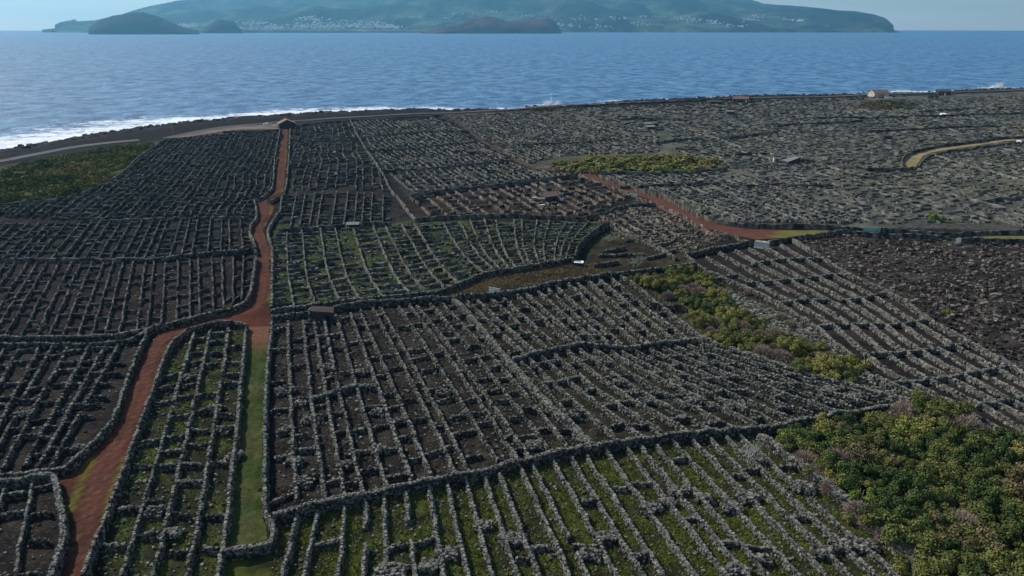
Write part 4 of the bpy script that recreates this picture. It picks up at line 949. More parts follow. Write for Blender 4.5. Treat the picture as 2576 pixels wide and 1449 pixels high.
STM = [mesh_from('stems', *stems_mesh(j, 1, 1), None, M_bark) for j in range(4)]
def twig_ball(seed, n=900, mat=None):
    """bare shrub: a fan of fine upright twigs rising from a few limbs"""
    r_ = np.random.default_rng(seed)
    a = r_.uniform(0, 6.28, n); rr = np.sqrt(r_.random(n)); base = np.c_[np.cos(a)*rr*.45, np.sin(a)*rr*.45, r_.uniform(.05, .55, n)]
    tip = np.c_[np.cos(a)*rr*(.75+.3*r_.random(n)), np.sin(a)*rr*(.75+.3*r_.random(n)), np.sqrt(np.clip(1.05-rr**2, .04, 1))*r_.uniform(.72, 1.05, n)]
    base = base+(tip-base)*r_.uniform(0, .55, n)[:, None]
    sd_ = np.cross(tip-base, r_.normal(0, 1, (n, 3))); sd_ /= np.linalg.norm(sd_, axis=1)[:, None]; wd = .017
    mid = (base+tip)/2+r_.normal(0, .05, (n, 3))
    V = np.stack([base-sd_*wd, base+sd_*wd, mid+sd_*wd*.8, mid-sd_*wd*.8, tip+sd_*.002, tip-sd_*.002], 1).reshape(-1, 3)
    k = np.arange(n)[:, None]*6
    Fc = np.concatenate([k+np.array((0, 1, 2, 3)), k+np.array((3, 2, 4, 5))])
    return V, Fc
TW = {'pink': [mesh_from('twigs', *twig_ball(j, 1300), None, M_twig) for j in range(3)], 'tan': [mesh_from('twigs', *twig_ball(10+j, 1300), None, M_twigtan) for j in range(2)]}
LB = [mesh_from('limbs', *branching(50+j, 1, .62, .035, limbs=7, up=.8), None, M_pale) for j in range(3)]
SHR = []
def shrub(x, y, kind, r, h, far=False, where='', twig=None):
    SHR.append((x, y, kind, r, h, far, where))
def scatter(poly, spacing, rmin, rmax, kinds, where, far=False, zt=1.2, seed=0, keep=1.0):
    r_ = np.random.default_rng(500+seed); pw = GP(poly, zt); lo = pw.min(0); hi = pw.max(0); pts = []
    for _ in range(6000):
        p = lo+(hi-lo)*r_.random(2)
        if not inpoly(p[0], p[1], pw): continue
        if all((p[0]-a)**2+(p[1]-b_)**2 > spacing**2 for a, b_ in pts): pts.append((p[0], p[1]))
    nm = list(kinds); pr = np.array([kinds[k] for k in nm], float); pr /= pr.sum()
    for x, y in pts:
        n_ = fbm(x/7., y/7., 2, 520+seed); kk = nm[int(np.clip(np.searchsorted(np.cumsum(pr), np.clip((n_-.5)*1.8+.5+r_.normal(0, .12), .001, .999)), 0, len(nm)-1))]
        r = r_.uniform(rmin, rmax); shrub(x, y, kk, r, r*r_.uniform(.95, 1.35)*(.5 if far else 1), far, where)
THICK = P(1985,1110, 2060,1080, 2160,1066, 2240,1048, 2300,1022, 2380,1020, 2440,1062, 2520,1105, 2600,1125, 2680,1150, 2680,1500, 2400,1500, 2330,1440, 2240,1362, 2170,1290, 2110,1232, 2040,1170)
scatter(THICK, 2.3, 1.5, 2.7, {'pink': .8, 'brown': .5, 'olive': 3.6, 'dark': 3.8, 'bright': 1.0, 'yellow': 1.0}, 'lower right thicket', seed=1)
STRIP = P(1590,700, 1640,690, 1720,676, 1765,686, 1800,730, 1850,775, 1900,812, 1970,842, 2050,868, 2120,890, 2162,925, 2160,945, 2080,945, 2000,922, 1900,880, 1850,868, 1800,850, 1760,808, 1700,752, 1650,725)
scatter(STRIP, 2.7, 1.2, 2.4, {'tan': 1.6, 'olive': 2.4, 'dark': 1.0, 'yellow': 3.2, 'pink': 1.3}, 'middle thicket', seed=2)
PATCH = P(1392,418, 1470,402, 1560,394, 1680,390, 1780,400, 1808,412, 1760,424, 1600,429, 1440,430)
scatter(PATCH, 5.9, 3.0, 4.6, {'tan': .7, 'brown': .6, 'olive': 2.2, 'yellow': 4.5}, 'green scrub patch beside the right hand red road', True, seed=3)
for u, v, k, r in ((2385,783,'bright',1.1),(1990,1105,'bright',1.5),(1970,1118,'bright',1.3),(2005,1098,'bright',1.2),(1380,688,'yellow',.7),(1300,700,'yellow',.5),(2350,552,'bright',2.4),(1690,860,'olive',.8),(1965,800,'tan',1.6),(1985,815,'tan',1.3),(1880,735,'pink',1.1),(1735,672,'olive',1.6),(2200,465,'dark',1.2)):
    g = G(u, v, .5); shrub(g[0], g[1], k, r, r, False, 'spot%d' % u)
for u, v, r in ((2020,1152,1.9),(2060,1190,2.0),(2095,1225,1.8),(2165,1290,2.1),(2200,1318,2.0),(2240,1350,2.0),(2290,1395,1.9),(2120,1085,2.2),(1800,835,1.5),(1950,870,1.5),(2060,895,1.6),(1840,850,1.3)):
    g = G(u, v, 1.0); shrub(g[0], g[1], 'pink', r, r*1.05, False, 'lower right thicket' if u > 1970 and v > 1000 else 'middle thicket')
SPOT = {2385: 'small bright green bush on a pale rock in the rough lava field', 1990: 'bright green bush at the top left corner of the lower right thicket, middle one', 1970: 'bright green bush nearest the wall corner at the lower right thicket', 2005: 'bright green bush under the dark wall at the lower right thicket', 1380: 'small yellow green plant in the brown strip between the walls', 1300: 'tiny yellow plant at the foot of the upper dark wall', 2350: 'bright green bush alone on the pale slope above the lane', 1690: 'olive bush by the boundary of the upper centre plot', 1965: 'rounded tan bare shrub right of the middle thicket', 1985: 'smaller tan bare shrub beside the rounded one right of the thicket', 1880: 'single pinkish bare shrub by the left wall of the striped vineyard', 1735: 'olive bush at the wall corner at the top of the middle thicket', 2200: 'lone dark round bush on the pale right slope'}
kcol = {'olive': 'olive green', 'dark': 'dark green', 'yellow': 'yellow green', 'brown': 'brownish', 'bright': 'bright green', 'pink': 'bare pinkish', 'tan': 'bare tan'}
SHR.sort(key=lambda s: s[1])
cnt = {}
byw = {}
for s in SHR: byw.setdefault(s[6], []).append(s)
for where, ss in byw.items():
    if where.startswith('spot'): labs = [SPOT[int(where[4:])]]; g_ = None
    else:
        labs = [None]*len(ss); rows = {}
        for i, s in enumerate(ss): rows.setdefault(int((s[1]-ss[0][1])/(3.2 if 'patch' not in where else 14)), []).append(i)
        for ri, (rk, idx) in enumerate(sorted(rows.items())):
            idx.sort(key=lambda i: ss[i][0]/ss[i][1])
            for j, i in enumerate(idx): labs[i] = '%s shrub, %s from left in %s row from front, %s' % (kcol[ss[i][2]], ordw(j+1), ordw(ri+1), 'green scrub patch' if 'patch' in where else where)
        g_ = 'shrubs of the '+where
    for s, lab in zip(ss, labs):
        x, y, kind, r, h, far, _ = s
        bare = kind in ('pink', 'tan')
        root = obj('bare_shrub' if bare else 'shrub', None, loc=(x, y, float(hz(x, y))-.05), label=lab, cat='shrub', group=g_)
        root.rotation_euler[2] = rng.uniform(0, 6.28); root.scale = (r*1.25, r*rng.uniform(.95, 1.3), h*.98)
        if bare:
            obj('twigs', TW[kind][int(rng.integers(len(TW[kind])))], root); 
            if not far: obj('limbs', LB[int(rng.integers(3))], root)
        else:
            obj('crown', (CRF if far else CR)[kind][int(rng.integers(3 if far else 2))], root)
            if not far: obj('stems', STM[int(rng.integers(4))], root)
print('shrubs', len(SHR))
# ---- leafless pale trees
def bare_tree(u, v, r, h, mat, seed, label, lv=3, zt=.8):
    g = G(u, v, zt); V, Fc = branching(seed, lv, 1.0, .07, limbs=6, up=.35)
    mn = np.abs(V[:, :2]).max(); V = V*np.array((r/mn, r/mn, h/V[:, 2].max()))
    root = obj('bare_tree', None, loc=(g[0], g[1], float(hz(*g))-.05), label=label, cat='tree')
    obj('branches', mesh_from('branches', V, Fc, None, mat), root)
bare_tree(1885, 1143, 3.0, 2.6, M_pale, 3, 'leafless grey fig tree in the right corner of the mossy front plot')
bare_tree(1533, 602, 3.6, 3.2, M_palegreen, 4, 'leafless pale green fig tree beside the tall dark wall')
bare_tree(1605, 660, 3.6, 3.0, M_palegreen, 5, 'leafless pale green fig tree above the middle thicket')
bare_tree(1478, 694, 1.7, 2.0, M_pale, 6, 'small forked bare tree in the brown strip right of the yellow plant', 2)
bare_tree(1240, 800, 1.3, 1.2, M_pale, 8, 'small bare whitish tree in the upper centre striped plot', 2)
bare_tree(1400, 478, 3.0, 3.0, M_twigtan, 9, 'bare brownish tree right behind the hut')
bare_tree(1372, 474, 2.6, 2.6, M_twigtan, 10, 'bare brownish tree left behind the hut')
bare_tree(1085, 572, 1.6, 1.6, M_palegreen, 11, 'little bare tree at the end of the plot left of the hut wall', 2)
bare_tree(950, 578, 1.5, 1.5, M_palegreen, 12, 'little bare tree just below the lean-to', 2)
bare_tree(100, 815, 2.2, 1.8, M_twigtan, 13, 'bare brown tree at the far left above the two parallel walls', 2)
bare_tree(1770, 905, 1.0, 1.6, M_pale, 15, 'small bare tree at the wall corner below the middle thicket', 2)
# ------------------------------------------------------------------ ground cover that nobody could count
def blades(n, poly, size, c1, c2, name, label, thr=.45, ns=3., seed=0, zt=.2, flat=False, width=.18):
    r_ = np.random.default_rng(700+seed); pw = GP(poly, zt); lo = pw.min(0); hi = pw.max(0)
    X = []; 
    p = lo+(hi-lo)*r_.random((n*6, 2)); k = inpoly(p[:, 0], p[:, 1], pw) & (fbm(p[:, 0]/ns, p[:, 1]/ns, 3, 41) > thr-.1*r_.random(len(p)))
    p = p[k][:n]; n = len(p)
    z = hz(p[:, 0], p[:, 1])+.0
    a = r_.uniform(0, 6.28, n); s = size*r_.uniform(.5, 1.3, n); el = r_.uniform(.5, 1.3, n) if not flat else r_.uniform(.02, .25, n)
    d = np.c_[np.cos(a)*np.cos(el), np.sin(a)*np.cos(el), np.sin(el)]; sd_ = np.c_[-np.sin(a), np.cos(a), np.zeros(n)]
    b0 = np.c_[p, z+(.02 if not flat else .08)]
    V = np.stack([b0-sd_*(s*width)[:, None], b0+sd_*(s*width)[:, None], b0+d*s[:, None]+r_.normal(0, .02, (n, 3))], 1).reshape(-1, 3)
    m = r_.random((n, 1)); C = np.repeat((np.array(c1)*(1-m)+np.array(c2)*m)*r_.uniform(.6, 1.4, (n, 1)), 3, 0)
    obj(name, mesh_from(name, V, np.arange(n*3).reshape(-1, 3), C, M_leaf_attr), label=label, cat='ground cover', kind='stuff')
FRONT = P(690,1400, 690,1316, 1040,1240, 1497,1150, 1915,1100, 2332,1449, 2450,1560, 640,1560)
blades(36000, FRONT, .34, (.045,.078,.012), (.095,.115,.018), 'grass', 'moss and grass in the strips of the front plot', .46, 2.6, 1)
blades(14000, FRONT, .40, (.10,.085,.045), (.16,.14,.09), 'dry_grass', 'withered stalks in the strips of the front plot', .2, 2.6, 2)
blades(12000, P(225,1500, 440,855, 612,820, 560,1500), .34, (.075,.10,.02), (.12,.13,.04), 'grass', 'grass between the red road and the grass lane', .5, 3, 3)
blades(9000, P(618,860, 600,1040, 566,1392, 672,1370, 668,1040, 677,860), .2, (.05,.09,.014), (.10,.12,.03), 'grass', 'short turf of the grass lane', .3, 3, 4)
blades(20000, P(690,770, 690,580, 1045,560, 1520,565, 1440,650, 1100,735), .42, (.065,.08,.03), (.10,.11,.055), 'weeds', 'weeds in the plots right of the narrow road', .44, 4, 5)
blades(9000, P(690,1295, 690,805, 1138,762, 1275,905, 1490,1130, 1040,1218), .5, (.13,.11,.085), (.19,.17,.14), 'dry_vines', 'leafless vine canes on the ground of the dark plot', .2, 3, 6, flat=True, width=.04)
blades(9000, P(-300,1500, -300,660, 640,660, 380,860, 150,1210, 130,1500), .55, (.13,.11,.09), (.19,.165,.14), 'dry_vines', 'leafless vine canes on the ground left of the road', .2, 3, 7, flat=True, width=.04)
blades(7000, P(1160,770, 1560,700, 1761,850, 2280,1010, 1497,1130), .4, (.08,.085,.04), (.15,.13,.09), 'weeds', 'thin weeds in the central striped plots', .4, 3, 8)
blades(7000, P(1945,1090, 2300,1012, 2580,1090, 3000,1300, 2700,1560, 2440,1560), .5, (.05,.07,.015), (.10,.09,.03), 'weeds', 'undergrowth of the lower right thicket', .2, 3, 9)
blades(9000, P(1600,700, 1740,670, 2060,830, 2170,950, 2013,940, 1761,846), .5, (.10,.105,.05), (.17,.15,.10), 'weeds', 'undergrowth of the middle thicket', .2, 3, 10)
blades(6000, P(1110,742, 1210,700, 1450,658, 1560,690, 1150,748), .4, (.13,.085,.05), (.16,.14,.06), 'dry_grass', 'reddish dry growth in the strip between the two walls', .2, 3, 11)
def loose(n, poly, smin, smax, tint, name, label, seed, pw=None, warm=0, lump=0, thr=None):
    r_ = np.random.default_rng(800+seed); pw = GP(poly, 0) if pw is None else pw; lo = pw.min(0); hi = pw.max(0)
    p = lo+(hi-lo)*r_.random((n*8, 2)); k = inpoly(p[:, 0], p[:, 1], pw) & ~excl(p[:, 0], p[:, 1])
    if thr: k &= fbm(p[:, 0]/6, p[:, 1]/6, 3, 808+seed) > thr
    p = p[k][:n]; n = len(p)
    s = smin+(smax-smin)*r_.random(n)**3; z = gz(p[:, 0], p[:, 1])+s*.15+lump*r_.random(n)**2*.6
    V, Fc, C = rocks(np.c_[p, z], s[:, None]*r_.uniform(.6, 1.2, (n, 3))*np.array((1, 1, .75)), r_.random(n)*6, stone_cols(n, tint, warm))
    obj(name, mesh_from(name, V, Fc, C, M_stone), label=label, cat='stones', kind='stuff')
loose(10000, P(1995,600, 2100,588, 2576,608, 2900,640, 2900,1050, 2600,955, 2470,868, 2331,801, 2220,720, 2100,665), .15, 1.0, .16, 'lava_rubble', 'rough lava rubble of the untilled field at the right', 1, warm=.3, lump=.3)
loose(2500, FRONT, .12, .4, .8, 'loose_stones', 'loose stones in the front plot', 2)
loose(3500, P(690,1295, 690,805, 1138,762, 1275,905, 1490,1130, 1040,1218), .12, .5, .6, 'loose_stones', 'loose stones in the dark plot', 3)
loose(1600, P(1160,770, 1560,700, 1761,850, 2280,1010, 1497,1130), .12, .5, .6, 'loose_stones', 'loose stones in the central plots', 4)
loose(3500, P(-200,1500, -300,660, 640,660, 380,860, 150,1210, 130,1500), .12, .45, .4, 'loose_stones', 'loose stones left of the road', 5)
loose(2200, P(225,1500, 440,855, 612,820, 560,1500), .12, .45, .5, 'loose_stones', 'loose stones between road and lane', 6)
loose(5000, P(1760,700, 1900,760, 2060,830, 2170,950, 2290,1013, 2013,940, 1900,880), .2, .8, .8, 'loose_stones', 'pale rubble around the middle thicket', 7)
loose(9000, P(1480,440, 1975,462, 2180,560, 1860,560, 1700,500), .25, .9, .85, 'lichen_rubble', 'pale lichen covered rubble above the right hand road', 8, lump=.5)
loose(10000, P(1660,300, 2000,262, 2576,235, 2720,232, 2720,565, 2180,565, 1980,466, 1830,425, 1700,380), .25, .85, .5, 'lichen_rubble', 'grey lichen covered rubble of the far right slope', 9, lump=.6)
loose(5000, P(1130,292, 1340,282, 1650,330, 1660,380, 1420,392, 1320,415, 1250,375), .3, 1.0, .6, 'lichen_rubble', 'grey rubble behind the scrub patch', 10, lump=.4)
loose(3500, P(690,770, 690,580, 1045,560, 1520,565, 1440,650, 1100,735), .2, .8, .8, 'loose_stones', 'pale stones in the weedy plots', 11, lump=.3)
loose(3500, P(1480,550, 1610,518, 1860,595, 1700,640, 1560,600), .2, .9, .6, 'loose_stones', 'stones in the brown plot below the right hand road', 12, warm=.3, lump=.2)
# shore boulders
sb = []
ys2 = shore_y(np.linspace(-1, 1, 400)); qs = np.linspace(-1, 1, 400)
outl = np.r_[np.c_[qs*(ys2+3), ys2+3], np.c_[qs*(ys2-.05*ys2), ys2-.05*ys2][::-1]]
loose(8000, None, .6, 2.6, .3, 'shore_boulders', 'black lava boulders along the water', 13, pw=outl, lump=.3, thr=.42)
# scrub seen as one mass on the left and far right
def scrubmass(poly, spacing, rmin, rmax, cols, label, seed, nl=70, leaf=1.0):
    r_ = np.random.default_rng(900+seed); pw = GP(poly, 1); lo = pw.min(0); hi = pw.max(0); A_ = (hi-lo).prod()
    p = lo+(hi-lo)*r_.random((int(A_/spacing**2), 2)); p = p[inpoly(p[:, 0], p[:, 1], pw)]
    Vs = []; Cs = []; 
    for x, y in p:
        r = r_.uniform(rmin, rmax); d = r_.normal(0, 1, (nl, 3)); d[:, 2] = np.abs(d[:, 2]); d /= np.linalg.norm(d, axis=1)[:, None]
        c = d*r*np.array((1, 1, .75))*(.7+.35*r_.random((nl, 1))); nrm = d+r_.normal(0, .5, (nl, 3)); nrm /= np.linalg.norm(nrm, axis=1)[:, None]
        a = np.cross(nrm, r_.normal(0, 1, (nl, 3))); a /= np.linalg.norm(a, axis=1)[:, None]; b_ = np.cross(nrm, a); s = leaf*r*.42*r_.uniform(.6, 1.2, nl)[:, None]
        v = np.stack([c-a*s*.5, c+a*s*.5, c+b_*s*.7], 1)+np.array((x, y, float(hz(x, y)))); Vs.append(v.reshape(-1, 3))
        cc = np.array(cols[int(np.clip(fbm(x/14, y/14, 2, 905+seed)*1.6-.3+r_.normal(0, .15), 0, .999)*len(cols))])
        Cs.append(np.repeat(cc*r_.uniform(.6, 1.4, (nl, 1)), 3, 0))
    V = np.concatenate(Vs); obj('scrub', mesh_from('scrub', V, np.arange(len(V)).reshape(-1, 3), np.concatenate(Cs), M_leaf_attr), label=label, cat='scrub', kind='stuff')
scrubmass(P(-300,545, -300,470, -100,440, 0,425, 110,398, 250,372, 405,353, 340,395, 295,436, 220,478, 150,498, 0,512), 2.6, 1.1, 2.3, [(.055,.07,.022), (.10,.11,.03), (.15,.14,.04), (.15,.12,.05)], 'dense olive scrub between the coast road and the black plots', 1, 60)
scrubmass(P(2150,268, 2180,256, 2240,252, 2300,262, 2290,272, 2210,275), 3.5, 1.5, 2.6, [(.05,.055,.02), (.09,.085,.035), (.11,.085,.05)], 'brownish scrub below the cream gabled house', 2, 50)
scrubmass(P(702,305, 712,300, 712,318, 700,322), 1.5, .7, 1.3, [(.12,.12,.03), (.09,.08,.03)], 'yellowish bushes against the left side of the barn', 3, 50)
scrubmass(P(1330,272, 1395,270, 1400,276, 1330,279), 3.0, 1.5, 2.5, [(.07,.065,.035), (.09,.08,.045)], 'dry scrub behind the coast road at the tall spray', 4, 50)
scrubmass(P(2340,240, 2357,236, 2358,243, 2335,246), 3.0, 1.8, 2.8, [(.04,.05,.03)], 'grey green bushes left of the far red roofed house', 5, 50)
# ------------------------------------------------------------------ buildings and small things
M_lava = mat_plain('dark_lava_masonry', (.045,.042,.042), .95, .5, 2.5)
M_redroof = mat_plain('red_brown_roof', (.20,.11,.09), .9, .15, 1.5)
M_brownroof = mat_plain('weathered_tiles', (.085,.058,.050), .9, .3, 3)
M_greyroof = mat_plain('grey_sheet_roof', (.17,.165,.15), .85, .15, 2)
M_conc = mat_plain('stained_concrete', (.52,.52,.47), .9, .15, 2)
M_mossconc = mat_plain('mossy_concrete', (.20,.21,.15), .95, .3, 3)
M_wpaint = mat_plain('white_paint', (.80,.79,.76), .6, .06, 2)
M_mint = mat_plain('mint_green_paint', (.30,.47,.38), .6, .1, 2)
M_palegate = mat_plain('pale_green_sheet', (.55,.62,.54), .6, .08, 2)
M_wood = mat_plain('brown_planks', (.30,.19,.09), .8, .2, 4)
M_oldwood = mat_plain('grey_posts', (.36,.34,.29), .85, .2, 5)
M_dark = mat_plain('dark_opening', (.012,.012,.013), .95, .1, 2)
M_black = mat_plain('tyre_rubber', (.02,.02,.02), .9, .1, 5)
M_glass, _n, _b = mat_new('window_glass', .08, .6); _b.inputs['Base Color'].default_value = (.03,.04,.05,1)
M_blue = mat_plain('pale_blue_sheet', (.50,.60,.72), .6, .08, 2)
M_carwhite = mat_plain('white_car_paint', (.9,.9,.9), .35, .03, 2, .5)
def bm_(boxes):
    """boxes: (cx,cy,cz,sx,sy,sz[,rotz]) -> one mesh, edges slightly chamfered by an inset top"""
    V = []; Fc = []; k = 0
    for b_ in boxes:
        cx, cy, cz, sx, sy, sz = b_[:6]; rz = b_[6] if len(b_) > 6 else 0
        v = BV*np.array((sx, sy, sz)); c, s = math.cos(rz), math.sin(rz)
        v = np.stack([v[:, 0]*c-v[:, 1]*s+cx, v[:, 0]*s+v[:, 1]*c+cy, v[:, 2]+cz], -1); V.append(v); Fc.append(BQ+k); k += 8
    return np.concatenate(V), np.concatenate(Fc)
def part(name, root, geo, mat, loc=None, kind=None, label=None):
    o = obj(name, mesh_from(name, geo[0], np.asarray(geo[1]), None, mat), root, loc=loc, kind=kind, label=label)
    if name not in ('tyre',): 
        bv = o.modifiers.new('edge', 'BEVEL'); bv.width = .02; bv.segments = 1; bv.limit_method = 'ANGLE'
    return o
def thing(name, u, v, rz, label, cat, group=None, zt=0.):
    g = G(u, v, zt); r = obj(name, None, loc=(g[0], g[1], float(hz(*g))), label=label, cat=cat, group=group); r.rotation_euler[2] = rz; return r
def gable_roof(w_, d_, h0, rise, ov, th=.15, ridge='x'):
    """two roof leaves, ridge along x"""
    V = []; Fc = []
    for s in (-1, 1):
        k = len(V); y0 = s*(d_/2+ov); zz0 = h0-ov*rise/(d_/2)
        V += [(-w_/2-ov, y0, zz0), (w_/2+ov, y0, zz0), (w_/2+ov, 0, h0+rise), (-w_/2-ov, 0, h0+rise), (-w_/2-ov, y0, zz0+th), (w_/2+ov, y0, zz0+th), (w_/2+ov, 0, h0+rise+th), (-w_/2-ov, 0, h0+rise+th)]
        Fc += [tuple(k+i for i in f) for f in ((0,3,2,1),(4,5,6,7),(0,1,5,4),(1,2,6,5),(3,0,4,7))]
    return np.array(V, float), np.array(Fc)
def gable_body(w_, d_, h, rise):
    V = np.array([(-w_/2,-d_/2,-.4),(w_/2,-d_/2,-.4),(w_/2,d_/2,-.4),(-w_/2,d_/2,-.4),(-w_/2,-d_/2,h),(w_/2,-d_/2,h),(w_/2,d_/2,h),(-w_/2,d_/2,h),(-w_/2,0,h+rise-.02),(w_/2,0,h+rise-.02)], float)
    return V, [(0,1,5,4),(2,3,7,6),(1,2,6,9,5),(3,0,4,8,7)]
def part_poly(name, root, V, Fc, mat):
    me = bpy.data.meshes.new(name); me.from_pydata([tuple(v) for v in V], [], [tuple(int(i) for i in f) for f in Fc]); me.materials.append(mat); me.update(); return obj(name, me, root)
def house(u, v, w_, d_, h, rise, rz, wall_m, roof_m, label, windows=(), doors=(), name='stone_house', chim=None):
    r = thing(name, u, v, rz, label, 'house')
    V, Fc = gable_body(w_, d_, h, rise); part_poly('wall', r, V, Fc, wall_m)
    V, Fc = gable_roof(w_, d_, h, rise, .35); part_poly('roof', r, V, Fc, roof_m)
    for side, a, z, ww, wh in windows:
        if side == 'f': f = part('window', r, bm_([(a, -d_/2-.03, z, ww+.16, .08, wh+.16)]), M_wpaint); part('pane', f, bm_([(a, -d_/2-.08, z, ww, .04, wh)]), M_glass)
        else:
            s = -1 if side == 'l' else 1
            f = part('window', r, bm_([(s*(w_/2+.03), a, z, .08, ww+.16, wh+.16)]), M_wpaint); part('pane', f, bm_([(s*(w_/2+.08), a, z, .04, ww, wh)]), M_glass)
    for side, a, ww, wh, m in doors:
        if side == 'f': part('door', r, bm_([(a, -d_/2-.04, wh/2, ww, .1, wh)]), m)
        else:
            s = -1 if side == 'l' else 1; part('door', r, bm_([(s*(w_/2+.04), a, wh/2, .1, ww, wh)]), m)
    return r
# barn with its dark gable towards us
b1 = house(722, 322, 8.5, 10.0, 3.0, 2.3, RAD(-68), M_lava, M_redroof, 'dark stone barn with reddish sheet roof at the far end of the red road', (('l', 1.8, 1.8, 1.0, 1.0),), (('l', -1.2, 2.2, 2.2, M_dark),), 'barn')
part('porch_post', b1, bm_([(-6.6, 2.0, 1.2, .15, .15, 2.4)]), M_oldwood); part('porch_post', b1, bm_([(-6.6, 4.2, 1.2, .15, .15, 2.4)]), M_oldwood)
part('stone_table', b1, bm_([(-7.2, 3.0, .75, 1.6, 4.0, .18), (-7.2, 1.6, .35, 1.0, .4, .7), (-7.2, 4.4, .35, 1.0, .4, .7)]), M_conc)
h1 = house(2209, 243, 15, 9.0, 3.4, 2.4, RAD(12), M_cream, M_redroof, 'cream gabled house with a salmon tiled roof by the shore at the right', (('f', -3, 1.7, 1.2, 1.1), ('f', 2.5, 1.7, 1.2, 1.1), ('l', 0, 3.2, .9, .9)), (('f', 0, 1.1, 2.1, M_dark),), 'gabled_house')
part('gable_coping', h1, bm_([(-7.9, 0, 5.9, .3, .5, .3)]), M_wpaint)
g = thing('water_tank', 2236, 240, 0, 'white round water tank on a stand beside the cream gabled house', 'tank')
part('stand', g, bm_([(0, 0, .8, 1.4, 1.4, 1.6)]), M_lava)
_t = tube([(0, 0, 1.6), (0, 0, 2.2), (0, 0, 3.3), (0, 0, 3.6)], 1.1, 1.0, 12); part('barrel', g, _t, M_wpaint)
thw = thing('low_wall_slab', 2234, 247, 0, 'long white slab at the right foot of the cream gabled house', 'slab'); part('slab', thw, bm_([(0, 0, .5, 7, .8, .9)]), M_wpaint)
house(2371, 239, 10.5, 6.5, 3.3, 1.7, RAD(-4), M_lava, M_brownroof, 'dark stone house with a red brown roof and porch at the far right shore', (('f', -2.8, 1.7, 1.0, 1.0),), (('f', .5, 1.2, 2.1, M_wpaint),), 'stone_house')
house(1862, 257, 12, 6.0, 3.0, 1.6, RAD(-10), M_lava, M_redroof, 'low dark house with a salmon red roof below the coast road', (('f', 2.8, 1.6, 1.0, 1.0), ('f', -3.5, 1.6, 1.0, 1.0)), (('f', 4.4, 1.2, 2.0, M_wpaint),), 'stone_house')
wl = thing('long_shed', 1798, 262, RAD(-4), 'low dark flat roofed shed left of the salmon roofed house', 'shed')
part('wall', wl, bm_([(0, 0, 1.1, 11, 3, 2.2)]), M_lava); part('roof', wl, bm_([(0, 0, 2.35, 11.8, 3.8, .25)]), M_greyroof); part('door_frame', wl, bm_([(-4, -1.56, 1.0, .25, .12, 2.0)]), M_wpaint); part('door_frame', wl, bm_([(-5, -1.56, 1.0, .25, .12, 2.0)]), M_wpaint)
# hut with pole in the brown plot
ht = thing('field_hut', 1385, 507, RAD(8), 'small dark hut with a sloping brown roof and white sheets around it', 'hut')
V = np.array([(-2.3,-1.8,-.3),(2.3,-1.8,-.3),(2.3,1.8,-.3),(-2.3,1.8,-.3),(-2.3,-1.8,2.1),(2.3,-1.8,2.5),(2.3,1.8,3.2),(-2.3,1.8,2.9)], float); part_poly('wall', ht, V, BQ, M_lava)
V = np.array([(-2.6,-2.2,2.02),(2.6,-2.2,2.45),(2.6,2.1,3.25),(-2.6,2.1,2.92)], float); V = np.r_[V, V+np.array((0,0,.18))]; part_poly('roof', ht, V, BQ, M_brownroof)
part('door', ht, bm_([(.9, -1.84, .95, .9, .1, 1.9)]), M_dark)
part('lean_to', ht, bm_([(-3.6, -.8, 1.5, 2.6, 2.2, .12), (-4.7, -1.7, .75, .12, .12, 1.5)]), M_greyroof)
for (x, y, z, sx, sy, sz, m, nm, lb) in ((-5.6, -.9, 1.35, 1.9, .9, .08, M_cream, 'panel', 'cream panel on posts left of the field hut'),):
    t_ = thing('panel_table', 1385-40, 504, RAD(8), lb, 'table'); part('top', t_, bm_([(0, 0, 1.3, 1.9, 1.1, .09)]), M_cream)
    for a, b_ in ((-.8,-.4),(.8,-.4),(-.8,.4),(.8,.4)): part('leg', t_, bm_([(a, b_, .65, .09, .09, 1.3)]), M_oldwood)
t_ = thing('wooden_pole', 1370, 500, 0, 'tall thin wooden pole at the left corner of the field hut', 'pole'); part('shaft', t_, bm_([(0, 0, 2.9, .13, .13, 5.8)]), M_oldwood)
t_ = thing('wooden_post', 1361, 513, 0, 'short pale post in front of the field hut', 'post'); part('shaft', t_, bm_([(0, 0, 1.3, .2, .2, 2.6)]), M_oldwood)
t_ = thing('white_table', 1365, 519, RAD(5), 'low white slab table in front of the field hut', 'table'); part('top', t_, bm_([(0, 0, .72, 1.7, .8, .1)]), M_wpaint)
for a in (-.6, .6): part('leg', t_, bm_([(a, 0, .33, .2, .6, .66)]), M_lava)
t_ = thing('white_board', 1404, 518, RAD(60), 'narrow white board leaning right of the white table', 'board'); part('plank', t_, bm_([(0, 0, .35, 1.2, .3, .08)]), M_wpaint)
t_ = thing('metal_sheet', 1412, 505, RAD(10), 'pale blue sheet leaning on the right side of the field hut', 'sheet')
part_poly('sheet', t_, np.array([(-.5,0,0),(1.3,0,0),(-.5,.3,1.1),(-.5,.08,0),(1.3,.08,0),(-.5,.38,1.1)], float), [(0,1,2),(5,4,3),(0,3,4,1),(1,4,5,2),(2,5,3,0)], M_blue)
